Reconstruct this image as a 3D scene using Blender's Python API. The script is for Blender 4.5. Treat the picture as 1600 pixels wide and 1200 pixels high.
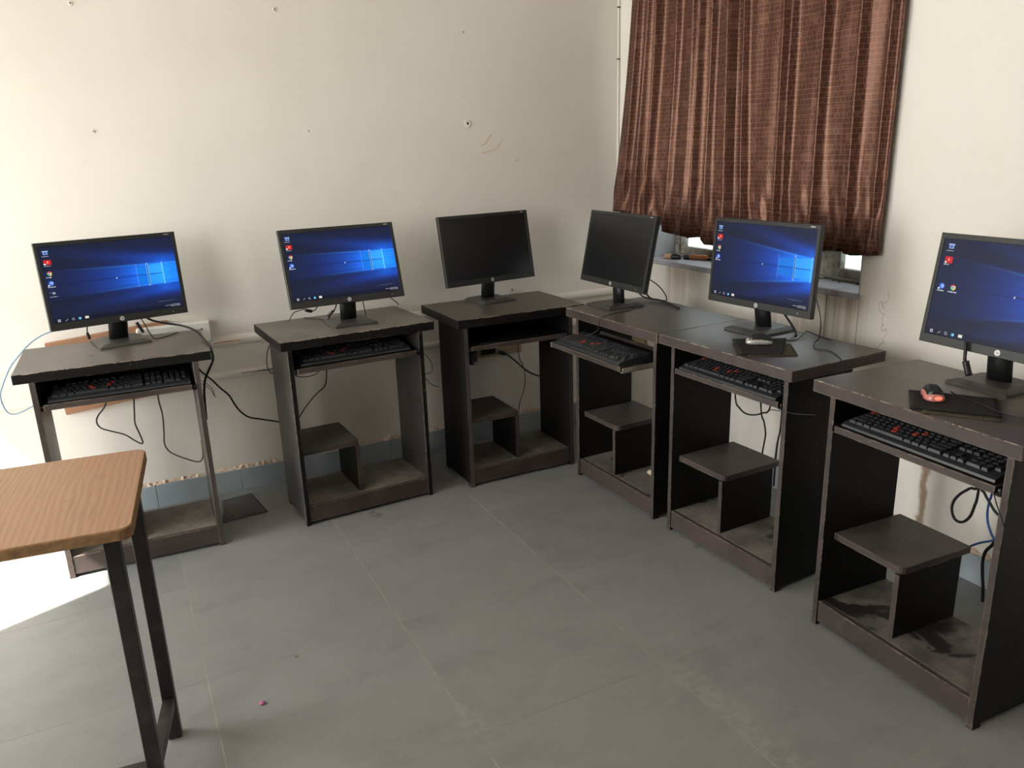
import bpy, bmesh, math, random
import numpy as np
from mathutils import Vector, Matrix
random.seed(7); np.random.seed(7)
for o in list(bpy.data.objects): bpy.data.objects.remove(o)
S = bpy.context.scene
COL = S.collection

# ------------------------------------------------------------------ camera
cd = bpy.data.cameras.new('camera'); cam = bpy.data.objects.new('camera', cd); COL.objects.link(cam)
cd.sensor_width = 36.0; cd.lens = 1236.178 / 1600 * 36; cd.clip_start = .05
R_ = Vector((0.88991837, -0.45499109, -0.03206871)); U_ = Vector((0.15738502, 0.24031857, 0.95785016)); W_ = Vector((0.42810658, 0.85745559, -0.2854727))
M = Matrix.Identity(4)
for i in range(3):
    M[i][0] = R_[i]; M[i][1] = U_[i]; M[i][2] = -W_[i]
M.translation = Vector((-2.35386827, -3.43405448, 1.40653772))
cam.matrix_world = M
S.camera = cam
# ------------------------------------------------------------------ world, sun, daylight through the openings, exposure
XL, YF, HC = -3.9, -6.2, 3.05          # left wall, wall behind the camera, ceiling
DOOR = (-1.30, -0.15, 0.0, 2.15)       # y0, y1, z0, z1 in the left wall
WINL = (-2.95, -1.55, 0.90, 2.72)
WINR = (-1.508, -0.253, 0.868, 2.15)   # opening in the right wall
SKY = 11.1
w = bpy.data.worlds.new('sky'); S.world = w; w.use_nodes = True
bg = w.node_tree.nodes['Background']; bg.inputs[0].default_value = (0.99, 1.0, 0.985, 1); bg.inputs[1].default_value = SKY
sd = bpy.data.lights.new('sun', 'SUN'); sd.energy = 30.0; sd.angle = .009; sd.color = (1, .95, .86)
sun = bpy.data.objects.new('sun', sd); COL.objects.link(sun)
el = math.radians(51); sun.rotation_euler = Vector((.92 * math.cos(el), .39 * math.cos(el), -math.sin(el))).to_track_quat('-Z', 'Y').to_euler()
def portal(name, loc, d, sx, sy):
    """guides the sky light in through an opening of the room; gives off no light itself"""
    l = bpy.data.lights.new(name, 'AREA'); l.shape = 'RECTANGLE'; l.size = sx; l.size_y = sy; l.cycles.is_portal = True
    o = bpy.data.objects.new(name, l); COL.objects.link(o); o.location = loc
    o.rotation_euler = Vector(d).to_track_quat('-Z', 'Y').to_euler()
portal('door_daylight', (XL - .235, (DOOR[0] + DOOR[1]) / 2, 1.08), (1, 0, 0), DOOR[1] - DOOR[0], 2.15)
portal('window_daylight', (XL - .235, (WINL[0] + WINL[1]) / 2, 1.81), (1, 0, 0), WINL[1] - WINL[0], 1.82)
portal('curtained_window_daylight', (.208, (WINR[0] + WINR[1]) / 2, 1.51), (-1, 0, 0), WINR[1] - WINR[0], 1.28)
S.view_settings.view_transform = 'Standard'; S.view_settings.look = 'None'
S.view_settings.gamma = 1; S.view_settings.exposure = 0.0; S.view_settings.use_curve_mapping = False

# ------------------------------------------------------------------ helpers
def link(name, me, parent=None, loc=(0, 0, 0), rot=(0, 0, 0)):
    o = bpy.data.objects.new(name, me); COL.objects.link(o)
    o.location = loc; o.rotation_euler = rot
    if parent: o.parent = parent
    return o
def tag(o, label=None, cat=None, group=None, kind=None):
    if label: o['label'] = label
    if cat: o['category'] = cat
    if group: o['group'] = group
    if kind: o['kind'] = kind
    return o
def thing(name, label, cat, loc=(0, 0, 0), rz=0, group=None):
    return tag(link(name, None, None, loc, (0, 0, rz)), label, cat, group)
def mesh(bm, m, smooth=False, name='m'):
    me = bpy.data.meshes.new(name); bm.normal_update(); bm.to_mesh(me); bm.free()
    if m: me.materials.append(m)
    if smooth:
        for p in me.polygons: p.use_smooth = True
    return me
def pyd(v, f, m, smooth=False):
    me = bpy.data.meshes.new('m'); me.from_pydata(v, [], f); me.update()
    if m: me.materials.append(m)
    if smooth:
        for p in me.polygons: p.use_smooth = True
    return me
def abox(bm, x0, x1, y0, y1, z0, z1, bev=0, mi=0, seg=1):
    r = bmesh.ops.create_cube(bm, size=1)
    vs = r['verts']
    for v in vs:
        v.co = Vector((x0 + (v.co.x + .5) * (x1 - x0), y0 + (v.co.y + .5) * (y1 - y0), z0 + (v.co.z + .5) * (z1 - z0)))
    fs = set(f for v in vs for f in v.link_faces)
    for f in fs: f.material_index = mi
    if bev:
        es = list(set(e for v in vs for e in v.link_edges))
        bmesh.ops.bevel(bm, geom=es, offset=bev, segments=seg, affect='EDGES', profile=.5)
    return vs
def box(name, m, x0, x1, y0, y1, z0, z1, parent=None, bev=.0012, seg=1):
    bm = bmesh.new(); abox(bm, x0, x1, y0, y1, z0, z1, bev, 0, seg)
    return link(name, mesh(bm, m), parent)
def prism(bm, pts, z0, z1):
    a = [bm.verts.new((x, y, z0)) for x, y in pts]; b = [bm.verts.new((x, y, z1)) for x, y in pts]
    n = len(pts); bm.faces.new(a[::-1]); bm.faces.new(b)
    for i in range(n): bm.faces.new((a[i], a[(i + 1) % n], b[(i + 1) % n], b[i]))
def loft(rings, m, smooth=True, cap=True):
    n = len(rings[0]); v = [p for r in rings for p in r]; f = []
    for i in range(len(rings) - 1):
        for k in range(n):
            f.append((i * n + k, i * n + (k + 1) % n, (i + 1) * n + (k + 1) % n, (i + 1) * n + k))
    if cap:
        f.append(tuple(range(n))[::-1]); f.append(tuple((len(rings) - 1) * n + k for k in range(n)))
    return pyd(v, f, m, smooth)
def spline(pts, k=6):
    P = [Vector(p) for p in pts]; P = [P[0] * 2 - P[1]] + P + [P[-1] * 2 - P[-2]]; out = []
    for i in range(1, len(P) - 2):
        for j in range(k):
            t = j / k; a, b, c, d = P[i - 1:i + 3]
            out.append(.5 * ((2 * b) + (c - a) * t + (2 * a - 5 * b + 4 * c - d) * t * t + (3 * b - a - 3 * c + d) * t ** 3))
    out.append(P[-2]); return out
def tube(pts, r, m, n=6, k=5):
    c = spline(pts, k); rings = []; up = Vector((0.13, 0.21, 1)).normalized()
    for i, p in enumerate(c):
        t = (c[min(i + 1, len(c) - 1)] - c[max(i - 1, 0)])
        t = t.normalized() if t.length > 1e-9 else Vector((0, 0, 1))
        a = t.cross(up)
        if a.length < .05: a = t.cross(Vector((1, 0, 0)))
        a.normalize(); b = t.cross(a)
        rings.append([p + r * (math.cos(2 * math.pi * q / n) * a + math.sin(2 * math.pi * q / n) * b) for q in range(n)])
    return loft(rings, m)

# ------------------------------------------------------------------ material helpers
class NT:
    def __init__(s, name):
        s.m = bpy.data.materials.new(name); s.m.use_nodes = True; s.t = s.m.node_tree
        s.t.nodes.clear(); s.out = s.n('ShaderNodeOutputMaterial'); s.b = s.n('ShaderNodeBsdfPrincipled')
        s.l(s.b.outputs[0], s.out.inputs[0])
    def n(s, t, **k):
        x = s.t.nodes.new(t)
        for a, v in k.items(): setattr(x, a, v)
        return x
    def l(s, a, b): s.t.links.new(a, b)
    def put(s, v, sock):
        if hasattr(v, 'is_output'): s.l(v, sock)
        else:
            if isinstance(v, tuple) and len(v) == 3 and sock.type == 'RGBA': v = (*v, 1)
            sock.default_value = v
    def co(s, which='Object', scale=(1, 1, 1), loc=(0, 0, 0), rot=(0, 0, 0)):
        if which == 'World': o = s.n('ShaderNodeNewGeometry').outputs['Position']
        else: o = s.n('ShaderNodeTexCoord').outputs[which]
        mp = s.n('ShaderNodeMapping'); s.l(o, mp.inputs[0]); mp.inputs['Scale'].default_value = scale
        mp.inputs['Location'].default_value = loc; mp.inputs['Rotation'].default_value = rot
        return mp.outputs[0]
    def noise(s, v, scale, detail=4, rough=.55, dist=0, out=0):
        x = s.n('ShaderNodeTexNoise'); s.l(v, x.inputs['Vector']); x.inputs['Scale'].default_value = scale
        x.inputs['Detail'].default_value = detail; x.inputs['Roughness'].default_value = rough; x.inputs['Distortion'].default_value = dist
        return x.outputs[out]
    def ramp(s, v, pts):
        x = s.n('ShaderNodeValToRGB'); s.put(v, x.inputs[0]); e = x.color_ramp.elements
        while len(e) < len(pts): e.new(.5)
        for q, (p, c) in zip(e, pts):
            q.position = p; q.color = (c, c, c, 1) if not isinstance(c, tuple) else (*c, 1)
        return x.outputs[0]
    def mix(s, f, a, b, mode='MIX'):
        x = s.n('ShaderNodeMix', data_type='RGBA', blend_type=mode); s.put(f, x.inputs[0]); s.put(a, x.inputs[6]); s.put(b, x.inputs[7]); return x.outputs[2]
    def math(s, op, a, b=0.0, c=0.0, clamp=False):
        x = s.n('ShaderNodeMath', operation=op, use_clamp=clamp); s.put(a, x.inputs[0]); s.put(b, x.inputs[1]); s.put(c, x.inputs[2]); return x.outputs[0]
    def sep(s, v):
        x = s.n('ShaderNodeSeparateXYZ'); s.l(v, x.inputs[0]); return x.outputs
    def sst(s, v, a, b):
        x = s.n('ShaderNodeMapRange', interpolation_type='SMOOTHSTEP'); s.put(v, x.inputs[0]); x.inputs[1].default_value = a; x.inputs[2].default_value = b; return x.outputs[0]
    def bump(s, h, st=.2, d=.01):
        x = s.n('ShaderNodeBump'); s.put(h, x.inputs['Height']); x.inputs['Strength'].default_value = st; x.inputs['Distance'].default_value = d; s.l(x.outputs[0], s.b.inputs['Normal'])
    def fin(s, col=None, rough=None, spec=None, metal=None):
        for v, k in ((col, 'Base Color'), (rough, 'Roughness'), (spec, 'Specular IOR Level'), (metal, 'Metallic')):
            if v is not None: s.put(v, s.b.inputs[k])
        return s.m
def simple(name, col, rough=.5, spec=.4, metal=0.0, var=.12, scale=30):
    n = NT(name); v = n.noise(n.co(), scale, 3)
    c = n.mix(v, tuple(x * (1 - var) for x in col), tuple(min(1, x * (1 + var)) for x in col))
    return n.fin(c, rough, spec, metal)

# ---- walls
def wall_mat(name, right=False):
    n = NT(name); p = n.co('World')
    a = n.noise(p, 1.3, 5, .6); b = n.noise(p, 7, 4); 
    c = n.mix(n.sst(a, .35, .7), (.785, .742, .675), (.745, .70, .63))
    c = n.mix(n.math('MULTIPLY', n.sst(b, .55, .8), .35), c, (.69, .63, .55))
    x, y, z = n.sep(p)
    # grubby band near the floor, brushed on by years of use
    g = n.math('MULTIPLY', n.sst(z, .55, .05), n.sst(n.noise(n.co('World', (3, 3, 1.2)), 2.2, 4), .42, .75))
    c = n.mix(n.math('MULTIPLY', g, .38), c, (.52, .43, .32))
    # small scattered nail holes
    vo = n.n('ShaderNodeTexVoronoi'); n.l(n.co('World', (1, 1, 1), (.31, .2, .17)), vo.inputs['Vector']); vo.inputs['Scale'].default_value = 2.7
    dots = n.math('MULTIPLY', n.math('LESS_THAN', vo.outputs['Distance'], .012), n.math('GREATER_THAN', n.noise(p, 1.1, 1), .5))
    c = n.mix(n.math('MULTIPLY', dots, .6), c, (.28, .22, .16))
    if right:
        # water streaks that ran down from the window sill
        st = n.noise(n.co('World', (1, 22, 1.1)), 1.0, 3, .6)
        fine = n.noise(n.co('World', (1, 75, .9)), 1.0, 2)
        my = n.math('MULTIPLY', n.sst(y, -1.56, -1.50), n.sst(y, -.36, -.42))
        reg = n.math('ADD', n.math('MULTIPLY', n.sst(y, -.98, -1.16), 1.0), n.math('MULTIPLY', n.math('MULTIPLY', n.sst(y, -.66, -.5), n.sst(y, -.36, -.44)), .75))
        mz = n.math('MULTIPLY', n.sst(z, .32, .62), n.math('LESS_THAN', z, .868))
        top = n.sst(z, .55, .86)
        k = n.math('MULTIPLY', n.math('MULTIPLY', my, mz), n.math('MULTIPLY', reg, n.math('ADD', n.math('MULTIPLY', top, .5), .5)))
        s1 = n.math('MULTIPLY', k, n.math('ADD', n.math('MULTIPLY', n.sst(st, .35, .7), .6), .35)); s2 = n.math('MULTIPLY', k, n.sst(fine, .585, .65))
        c = n.mix(n.math('MULTIPLY', s1, .95), c, (.34, .255, .16))
        c = n.mix(n.math('MULTIPLY', s2, .8), c, (.14, .10, .06))
        # crack edge in the plaster beside the sill
        d = n.math('ADD', n.math('ABSOLUTE', n.math('ADD', n.math('ADD', y, 1.60), n.math('MULTIPLY', n.math('SUBTRACT', n.noise(p, 9, 3), .5), .22))), 0)
        ck = n.math('MULTIPLY', n.math('LESS_THAN', d, .003), n.math('MULTIPLY', n.sst(z, .55, .7), n.sst(z, .95, .85)))
        c = n.mix(n.math('MULTIPLY', ck, .4), c, (.25, .19, .13))
        mon_shade = n.math('MULTIPLY', n.math('MULTIPLY', n.sst(y, -1.9, -1.7), n.sst(y, -1.48, -1.55)), n.math('MULTIPLY', n.sst(z, .4, .6), n.sst(z, 1.15, .9)))  # soft shadow of monitor and desk on this wall, painted into its colour
        c = n.mix(n.math('MULTIPLY', mon_shade, n.math('MULTIPLY', n.noise(p, 4, 4), .55)), c, (.40, .34, .25))
        # rust run behind the nearest desk
        rr = n.math('ABSOLUTE', n.math('ADD', n.math('ADD', y, 1.838), n.math('MULTIPLY', n.math('SUBTRACT', n.noise(n.co('World', (1, 1, 1)), 16, 3), .5), .05)))
        rk = n.math('MULTIPLY', n.sst(rr, .022, .004), n.math('MULTIPLY', n.sst(z, .08, .13), n.sst(z, .5, .36)))
        c = n.mix(n.math('MULTIPLY', rk, .8), c, (.23, .12, .035))
        r2 = n.math('MULTIPLY', n.sst(n.math('ABSOLUTE', n.math('ADD', y, 2.12)), .05, .0), n.math('MULTIPLY', n.sst(z, .08, .13), n.sst(z, .38, .2)))
        c = n.mix(n.math('MULTIPLY', r2, .4), c, (.5, .36, .2))
    h = n.math('ADD', n.math('MULTIPLY', n.noise(p, 3, 4), .6), n.math('MULTIPLY', n.noise(p, 40, 3), .06))
    n.bump(h, .35, .02)
    return n.fin(c, .55, .3)
WALL = wall_mat('cream_wall_paint'); WALLR = wall_mat('cream_wall_paint_stained', True)
CEIL = simple('ceiling_white', (.75, .73, .68), .8, .2)
JAMB = NT('grey_reveal_paint'); JAMB = JAMB.fin(JAMB.mix(JAMB.sst(JAMB.noise(JAMB.co('World'), 6, 5), .4, .7), (.50, .51, .53), (.42, .42, .43)), .7, .2)
SILL = NT('blue_grey_sill'); SILL = SILL.fin(SILL.mix(SILL.sst(SILL.noise(SILL.co('World'), 14, 5), .45, .7), (.42, .42, .48), (.30, .28, .28)), .6, .3)
# ---- floor
def floor_mat():
    n = NT('kota_stone'); p = n.co('World'); oi = n.n('ShaderNodeObjectInfo').outputs['Random']
    off = n.n('ShaderNodeVectorMath', operation='ADD'); n.l(p, off.inputs[0])
    cx = n.n('ShaderNodeCombineXYZ'); n.l(n.math('MULTIPLY', oi, 37.0), cx.inputs[0]); n.l(n.math('MULTIPLY', oi, 11.0), cx.inputs[1]); n.l(cx.outputs[0], off.inputs[1])
    q = off.outputs[0]
    mp = n.n('ShaderNodeMapping'); n.l(q, mp.inputs[0]); mp.inputs['Scale'].default_value = (1.3, 2.0, 1); mp.inputs['Rotation'].default_value = (0, 0, -.35)
    a = n.noise(mp.outputs[0], 3.4, 8, .68, .25); b = n.noise(q, 16, 5, .65); f = n.noise(p, 160, 3, .6)
    base = n.mix(oi, (.182, .184, .180), (.215, .216, .210))
    c = n.mix(n.sst(a, .34, .72), base, n.mix(.5, base, (.25, .252, .245)))
    c = n.mix(n.math('MULTIPLY', n.sst(a, .46, .30), .22), c, (.128, .131, .127))
    c = n.mix(n.math('MULTIPLY', n.sst(b, .55, .8), .35), c, (.30, .295, .26))
    c = n.mix(n.math('MULTIPLY', n.sst(f, .55, .8), .22), c, (.34, .33, .30))
    x, y, z = n.sep(p)
    # lime bloom along two joints
    def bloom(xc, wdt, y0, y1, k):
        dx = n.math('ABSOLUTE', n.math('SUBTRACT', x, xc))
        r = n.math('MULTIPLY', n.sst(dx, wdt, .0), n.math('MULTIPLY', n.sst(y, y0 - .1, y0 + .05), n.sst(y, y1 + .06, y1 - .03)))
        return n.math('MULTIPLY', n.math('MULTIPLY', r, k), n.sst(n.noise(p, 30, 5, .7), .42, .6))
    bl = n.math('ADD', bloom(-1.115, .07, -2.45, -1.93, .9), bloom(-1.715, .05, -1.93, -1.78, .9), clamp=True)
    c = n.mix(n.math('MULTIPLY', bl, .5), c, (.32, .315, .29))
    # two small greasy drips
    for (sx, sy, r) in ((-1.55, -.566, .03), (-1.004, -.442, .022), (-1.56, -.53, .02), (-2.05, -1.35, .010), (-.62, -1.42, .02)):
        d = n.math('SQRT', n.math('ADD', n.math('POWER', n.math('SUBTRACT', x, sx), 2), n.math('POWER', n.math('SUBTRACT', y, sy), 2)))
        d = n.math('ADD', d, n.math('MULTIPLY', n.math('SUBTRACT', n.noise(p, 60, 2), .5), r * 2))
        c = n.mix(n.math('MULTIPLY', n.sst(d, r, r * .3), .6), c, (.085, .085, .06))
    n.bump(n.math('ADD', n.math('MULTIPLY', a, .5), n.math('MULTIPLY', b, .15)), .10, .01)
    return n.fin(c, n.math('ADD', n.math('MULTIPLY', b, .18), .34), .38)
STONE = floor_mat()
GROUT = simple('pale_joint_mortar', (.32, .295, .245), .9, .1, 0, .5, 9)
SKIRT = NT('blue_grey_skirting_stone'); SKIRT = SKIRT.fin(SKIRT.mix(SKIRT.noise(SKIRT.co('World'), 9, 5), (.29, .335, .36), (.37, .41, .43)), .45, .35)
MORTAR = simple('crumbly_plaster', (.62, .47, .36), .95, .1, 0, .35, 60)
# ---- dark laminate board, worn to pale chipboard at the arrises
def laminate(name, col, dust, dustk, rough, chip=.55, smear=False, spec=.45):
    n = NT(name); p = n.co('Object'); pw = n.co('World')
    g = n.noise(n.co('Object', (3, 60, 60)), 1.6, 4)
    c = n.mix(n.sst(g, .35, .7), col, tuple(v * 1.5 for v in col))
    a = n.noise(pw, 5.5, 5, .65); b = n.noise(pw, 55, 3, .6)
    k = n.math('MULTIPLY', n.math('ADD', n.math('MULTIPLY', n.sst(a, .25, .75), .75), n.math('MULTIPLY', b, .45)), dustk, clamp=True)
    if smear:
        sm = n.noise(n.co('World', (1, 1, 1)), 4.2, 4, .55, .8)
        k = n.math('MULTIPLY', k, n.sst(sm, .385, .43))
    c = n.mix(k, c, dust)
    bv = n.n('ShaderNodeBevel', samples=3); bv.inputs['Radius'].default_value = .0045
    ge = n.n('ShaderNodeNewGeometry'); dt = n.n('ShaderNodeVectorMath', operation='DOT_PRODUCT'); n.l(bv.outputs[0], dt.inputs[0]); n.l(ge.outputs['Normal'], dt.inputs[1])
    edge = n.sst(dt.outputs['Value'], .985, .90)
    wn = n.math('ADD', n.math('MULTIPLY', n.noise(pw, 38, 4, .7), .6), n.math('MULTIPLY', n.noise(pw, 7, 2), .4))
    ch = n.math('MULTIPLY', edge, n.sst(wn, chip - .04, chip + .05))
    c = n.mix(n.math('MULTIPLY', ch, .62), c, (.36, .28, .22))
    spots = n.math('MULTIPLY', n.sst(n.noise(pw, 80, 2), .735, .775), .5)
    c = n.mix(spots, c, (.36, .30, .25))
    return n.fin(c, n.math('ADD', n.math('MULTIPLY', a, .2), rough), spec)
LAM = laminate('dark_brown_laminate', (.0052, .0043, .0038), (.015, .0125, .011), .35, .38, .56, False, .19)
LAM_LIT = laminate('dark_brown_laminate_door_lit', (.012, .010, .009), (.066, .060, .053), .85, .36, .56, False, .5)  # paler copy for two desks: door light on their panels painted into the dust
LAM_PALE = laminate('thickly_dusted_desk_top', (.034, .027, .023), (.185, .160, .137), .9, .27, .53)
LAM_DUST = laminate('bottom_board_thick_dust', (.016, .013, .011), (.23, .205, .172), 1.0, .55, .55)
LAM_TOP = laminate('dusty_dark_brown_top', (.027, .021, .018), (.122, .104, .089), .80, .27, .53)
LAM_EDGE = laminate('scuffed_brown_edging', (.018, .012, .0105), (.080, .058, .051), .75, .45, .495)
LAM_LOW = laminate('dusty_bottom_board', (.010, .009, .008), (.21, .19, .165), 1.0, .5, .55, True)
LAM_SHELF = laminate('dusty_shelf_board', (.026, .021, .018), (.098, .084, .072), .95, .42, .55)
# ---- classroom table
def teak():
    n = NT('teak_laminate'); p = n.co('Object')
    q = n.co('Object', (1, .10, 1), (0, 0, 0), (0, 0, .10)); d = n.noise(n.co('Object', (2.2, .6, 1)), 2.0, 4, .6)
    v = n.n('ShaderNodeVectorMath', operation='ADD'); n.l(q, v.inputs[0]); cx = n.n('ShaderNodeCombineXYZ'); n.l(n.math('MULTIPLY', d, .075), cx.inputs[0]); n.l(cx.outputs[0], v.inputs[1])
    wv = n.n('ShaderNodeTexWave', wave_type='BANDS', bands_direction='X'); n.l(v.outputs[0], wv.inputs[0]); wv.inputs['Scale'].default_value = 24; wv.inputs['Distortion'].default_value = 1.5; wv.inputs['Detail'].default_value = 3; wv.inputs['Detail Scale'].default_value = 1.2
    fine = n.noise(n.co('Object', (190, 4.5, 1), (0, 0, 0), (0, 0, .10)), 1.5, 4)
    c = n.mix(n.sst(wv.outputs['Fac'], .15, .95), (.285, .150, .076), (.335, .182, .095))
    c = n.mix(n.math('MULTIPLY', n.sst(fine, .47, .66), .55), c, (.23, .118, .060))
    sc = n.noise(p, 14, 4, .7); c = n.mix(n.math('MULTIPLY', n.sst(sc, .60, .72), .35), c, (.16, .10, .065))
    return n.fin(c, .38, .4)
TEAK = teak()
TEAK_EDGE = simple('worn_chipboard_edge', (.22, .125, .06), .8, .2, 0, .6, 55)
STEEL = NT('black_painted_steel'); STEEL = STEEL.fin(STEEL.mix(STEEL.sst(STEEL.noise(STEEL.co('World'), 20, 5), .5, .75), (.014, .011, .011), (.045, .036, .032)), .42, .5)
# ---- electronics
PLAST = simple('charcoal_plastic', (.022, .022, .021), .42, .4, 0, .1, 200)
PLAST_D = simple('black_plastic', (.010, .010, .010), .35, .45, 0, .1, 100)
BASEM = NT('dusty_charcoal_base'); BASEM = BASEM.fin(BASEM.mix(BASEM.sst(BASEM.noise(BASEM.co('World'), 9, 5), .3, .75), (.034, .033, .031), (.078, .073, .066)), .42, .4)
OFF = NT('dark_display'); OFF = OFF.fin(OFF.mix(OFF.noise(OFF.co(), 6), (.008, .008, .009), (.012, .012, .012)), .28, .45)
LOGO = simple('silver_emblem', (.55, .55, .53), .35, .5, .3, .05)
LOGO_D = simple('emblem_letters', (.10, .10, .10), .4)
KEY = simple('key_black', (.024, .026, .028), .42, .5, 0, .2, 90)
KEYR = simple('key_red', (.33, .045, .03), .45, .4, 0, .2, 90)
KBODY = simple('keyboard_black', (.020, .022, .024), .38, .5, 0, .15, 60)
CABLE = simple('black_cable_rubber', (.016, .016, .016), .5, .35)
CABLEG = simple('grey_cable_rubber', (.12, .115, .105), .55, .3)
CABLEB = simple('blue_network_cable', (.035, .10, .30), .5, .4)
CABLELB = simple('pale_blue_cable', (.22, .34, .44), .5, .4)
ZINC = simple('zinc_runner', (.42, .38, .30), .45, .5, .6, .35, 40)
GREYM = simple('silver_mouse_shell', (.42, .40, .37), .32, .5, .35, .08)
PAD = simple('worn_mouse_mat', (.024, .022, .020), .85, .15, 0, .3, 60)
PADO = simple('brown_mat_underside', (.062, .052, .032), .8, .15, 0, .3, 60)
RUBMAT = simple('grey_rubber_mat', (.105, .103, .098), .75, .2, 0, .25, 25)
WOODB = NT('brown_plywood'); WOODB = WOODB.fin(WOODB.mix(WOODB.noise(WOODB.co('Object', (3, 1, 40)), 2, 4), (.30, .15, .085), (.42, .235, .14)), .7, .25)
WOODP = NT('pale_wood'); WOODP = WOODP.fin(WOODP.mix(WOODP.noise(WOODP.co('Object', (3, 1, 40)), 2, 4), (.34, .25, .15), (.46, .35, .22)), .7, .25)
WHITEP = simple('white_switch_plate', (.74, .72, .66), .45, .4, 0, .06)
FRAME = NT('dirty_window_paint'); FRAME = FRAME.fin(FRAME.mix(FRAME.sst(FRAME.noise(FRAME.co('World'), 22, 5, .7), .42, .7), (.36, .36, .30), (.15, .12, .08)), .6, .3)
DIRT = simple('sill_dirt', (.10, .08, .055), .95, .1, 0, .5, 90)
ORANGE = simple('orange_wood_handle', (.46, .17, .06), .45, .4, 0, .2)
TAN = simple('tan_wood', (.60, .36, .20), .6, .3)
CHIPM = simple('bare_chipboard', (.40, .315, .235), .9, .1, 0, .4, 60)
PAPER = simple('crumpled_paper', (.72, .60, .42), .8, .2)
PINK = simple('pink_scrap', (.42, .12, .24), .7, .3)
SCUFF = simple('ochre_scuff', (.66, .54, .37), .9, .1)
INKM = simple('black_ink', (.03, .03, .04), .8, .1)
REDM = simple('red_pencil', (.60, .24, .13), .9, .1)
HOLE = simple('painted_hole_shade', (.05, .035, .025), .95, .1)  # dark fill: shade of the hole's depth is put into the colour
def glass():
    n = NT('window_glass'); n.b.inputs['Roughness'].default_value = .02
    tr = n.n('ShaderNodeBsdfTransparent'); gl = n.n('ShaderNodeBsdfGlossy'); gl.inputs['Roughness'].default_value = .03
    fr = n.n('ShaderNodeFresnel'); fr.inputs[0].default_value = 1.45; mx = n.n('ShaderNodeMixShader'); tr.inputs[0].default_value = (.38, .405, .41, 1)
    bk = n.n('ShaderNodeNewGeometry').outputs['Backfacing']; n.l(n.math('MULTIPLY', fr.outputs[0], n.math('SUBTRACT', 1.0, bk)), mx.inputs[0]); n.l(tr.outputs[0], mx.inputs[1]); n.l(gl.outputs[0], mx.inputs[2]); n.l(mx.outputs[0], n.out.inputs[0]); n.t.nodes.remove(n.b)
    return n.m
GLASS = glass()
def curtain_mat():
    n = NT('brown_satin_grid_cloth'); uv = n.n('ShaderNodeTexCoord').outputs['UV']
    def brick(scale, off, freq, bw, rh, ms, squash=1.0):
        mp = n.n('ShaderNodeMapping'); n.l(uv, mp.inputs[0]); mp.inputs['Location'].default_value = off
        b = n.n('ShaderNodeTexBrick'); n.l(mp.outputs[0], b.inputs[0]); b.offset = .12; b.offset_frequency = freq; b.squash = squash; b.squash_frequency = 3
        b.inputs['Color1'].default_value = (0, 0, 0, 1); b.inputs['Color2'].default_value = (1, 1, 1, 1); b.inputs['Mortar'].default_value = (.5, .5, .5, 1)
        b.inputs['Scale'].default_value = scale; b.inputs['Mortar Size'].default_value = ms; b.inputs['Mortar Smooth'].default_value = .1; b.inputs['Brick Width'].default_value = bw; b.inputs['Row Height'].default_value = rh
        return b
    b1 = brick(1, (0, 0, 0), 2, .026, .0175, .0009, .7); b2 = brick(1, (.013, .007, 0), 3, .041, .031, .0008, .6)
    sel = n.math('GREATER_THAN', n.noise(uv, 21, 1), .50)
    lines = n.math('MAXIMUM', b1.outputs['Fac'], n.math('MULTIPLY', b2.outputs['Fac'], sel))
    fl = n.math('SINE', n.math('MULTIPLY', n.sep(uv)[1], 1500))
    hatch = n.math('MULTIPLY', n.math('GREATER_THAN', n.sep(b2.outputs['Color'])[0], .82), n.math('GREATER_THAN', fl, .1))
    k = n.math('MAXIMUM', lines, n.math('MULTIPLY', hatch, .7))
    tone = n.mix(n.sep(b1.outputs['Color'])[0], (.031, .0100, .0068), (.050, .0172, .0118))
    c = n.mix(n.math('MULTIPLY', k, .72), tone, (.215, .112, .082))
    n.b.inputs['Sheen Weight'].default_value = .06; n.b.inputs['Sheen Roughness'].default_value = .35; n.b.inputs['Sheen Tint'].default_value = (.9, .6, .5, 1)
    n.b.inputs['Specular Tint'].default_value = (1, .56, .40, 1)
    return n.fin(c, .36, .8)
CURT = curtain_mat()
def emit_attr():
    n = NT('lit_display'); a = n.n('ShaderNodeAttribute', attribute_name='picture'); n.b.inputs['Base Color'].default_value = (.006, .006, .008, 1)
    n.b.inputs['Roughness'].default_value = .35; n.l(a.outputs['Color'], n.b.inputs['Emission Color']); n.b.inputs['Emission Strength'].default_value = 1.0
    n.b.inputs['Specular IOR Level'].default_value = .15
    return n.m
LIT = emit_attr()

# ------------------------------------------------------------------ the room
def wall_with_opening(name, axis, at, thick, a0, a1, z1, op, m):
    bm = bmesh.new()
    def b(p0, p1, q0, q1):
        if p1 - p0 < 1e-4 or q1 - q0 < 1e-4: return
        if axis == 'x': abox(bm, min(at, at + thick), max(at, at + thick), p0, p1, q0, q1)
        else: abox(bm, p0, p1, min(at, at + thick), max(at, at + thick), q0, q1)
    xs = sorted(op, key=lambda o: o[0]); c = a0
    for (o0, o1, h0, h1) in xs:
        b(c, o0, 0, z1); b(o0, o1, 0, h0); b(o0, o1, h1, z1); c = o1
    b(c, a1, 0, z1)
    return tag(link(name, mesh(bm, m)), kind='structure')
wb = tag(box('wall_back', WALL, XL - .24, .21, 0, .2, -.02, HC, bev=0), kind='structure')
wr = wall_with_opening('wall_right', 'x', 0, .21, YF, 0, HC, [WINR], WALLR)
wl = wall_with_opening('wall_left', 'x', XL, -.24, YF, 0, HC, [DOOR, WINL], WALL)
wf = tag(box('wall_front', WALL, XL - .24, .21, YF - .2, YF, -.02, HC, bev=0), kind='structure')
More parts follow.
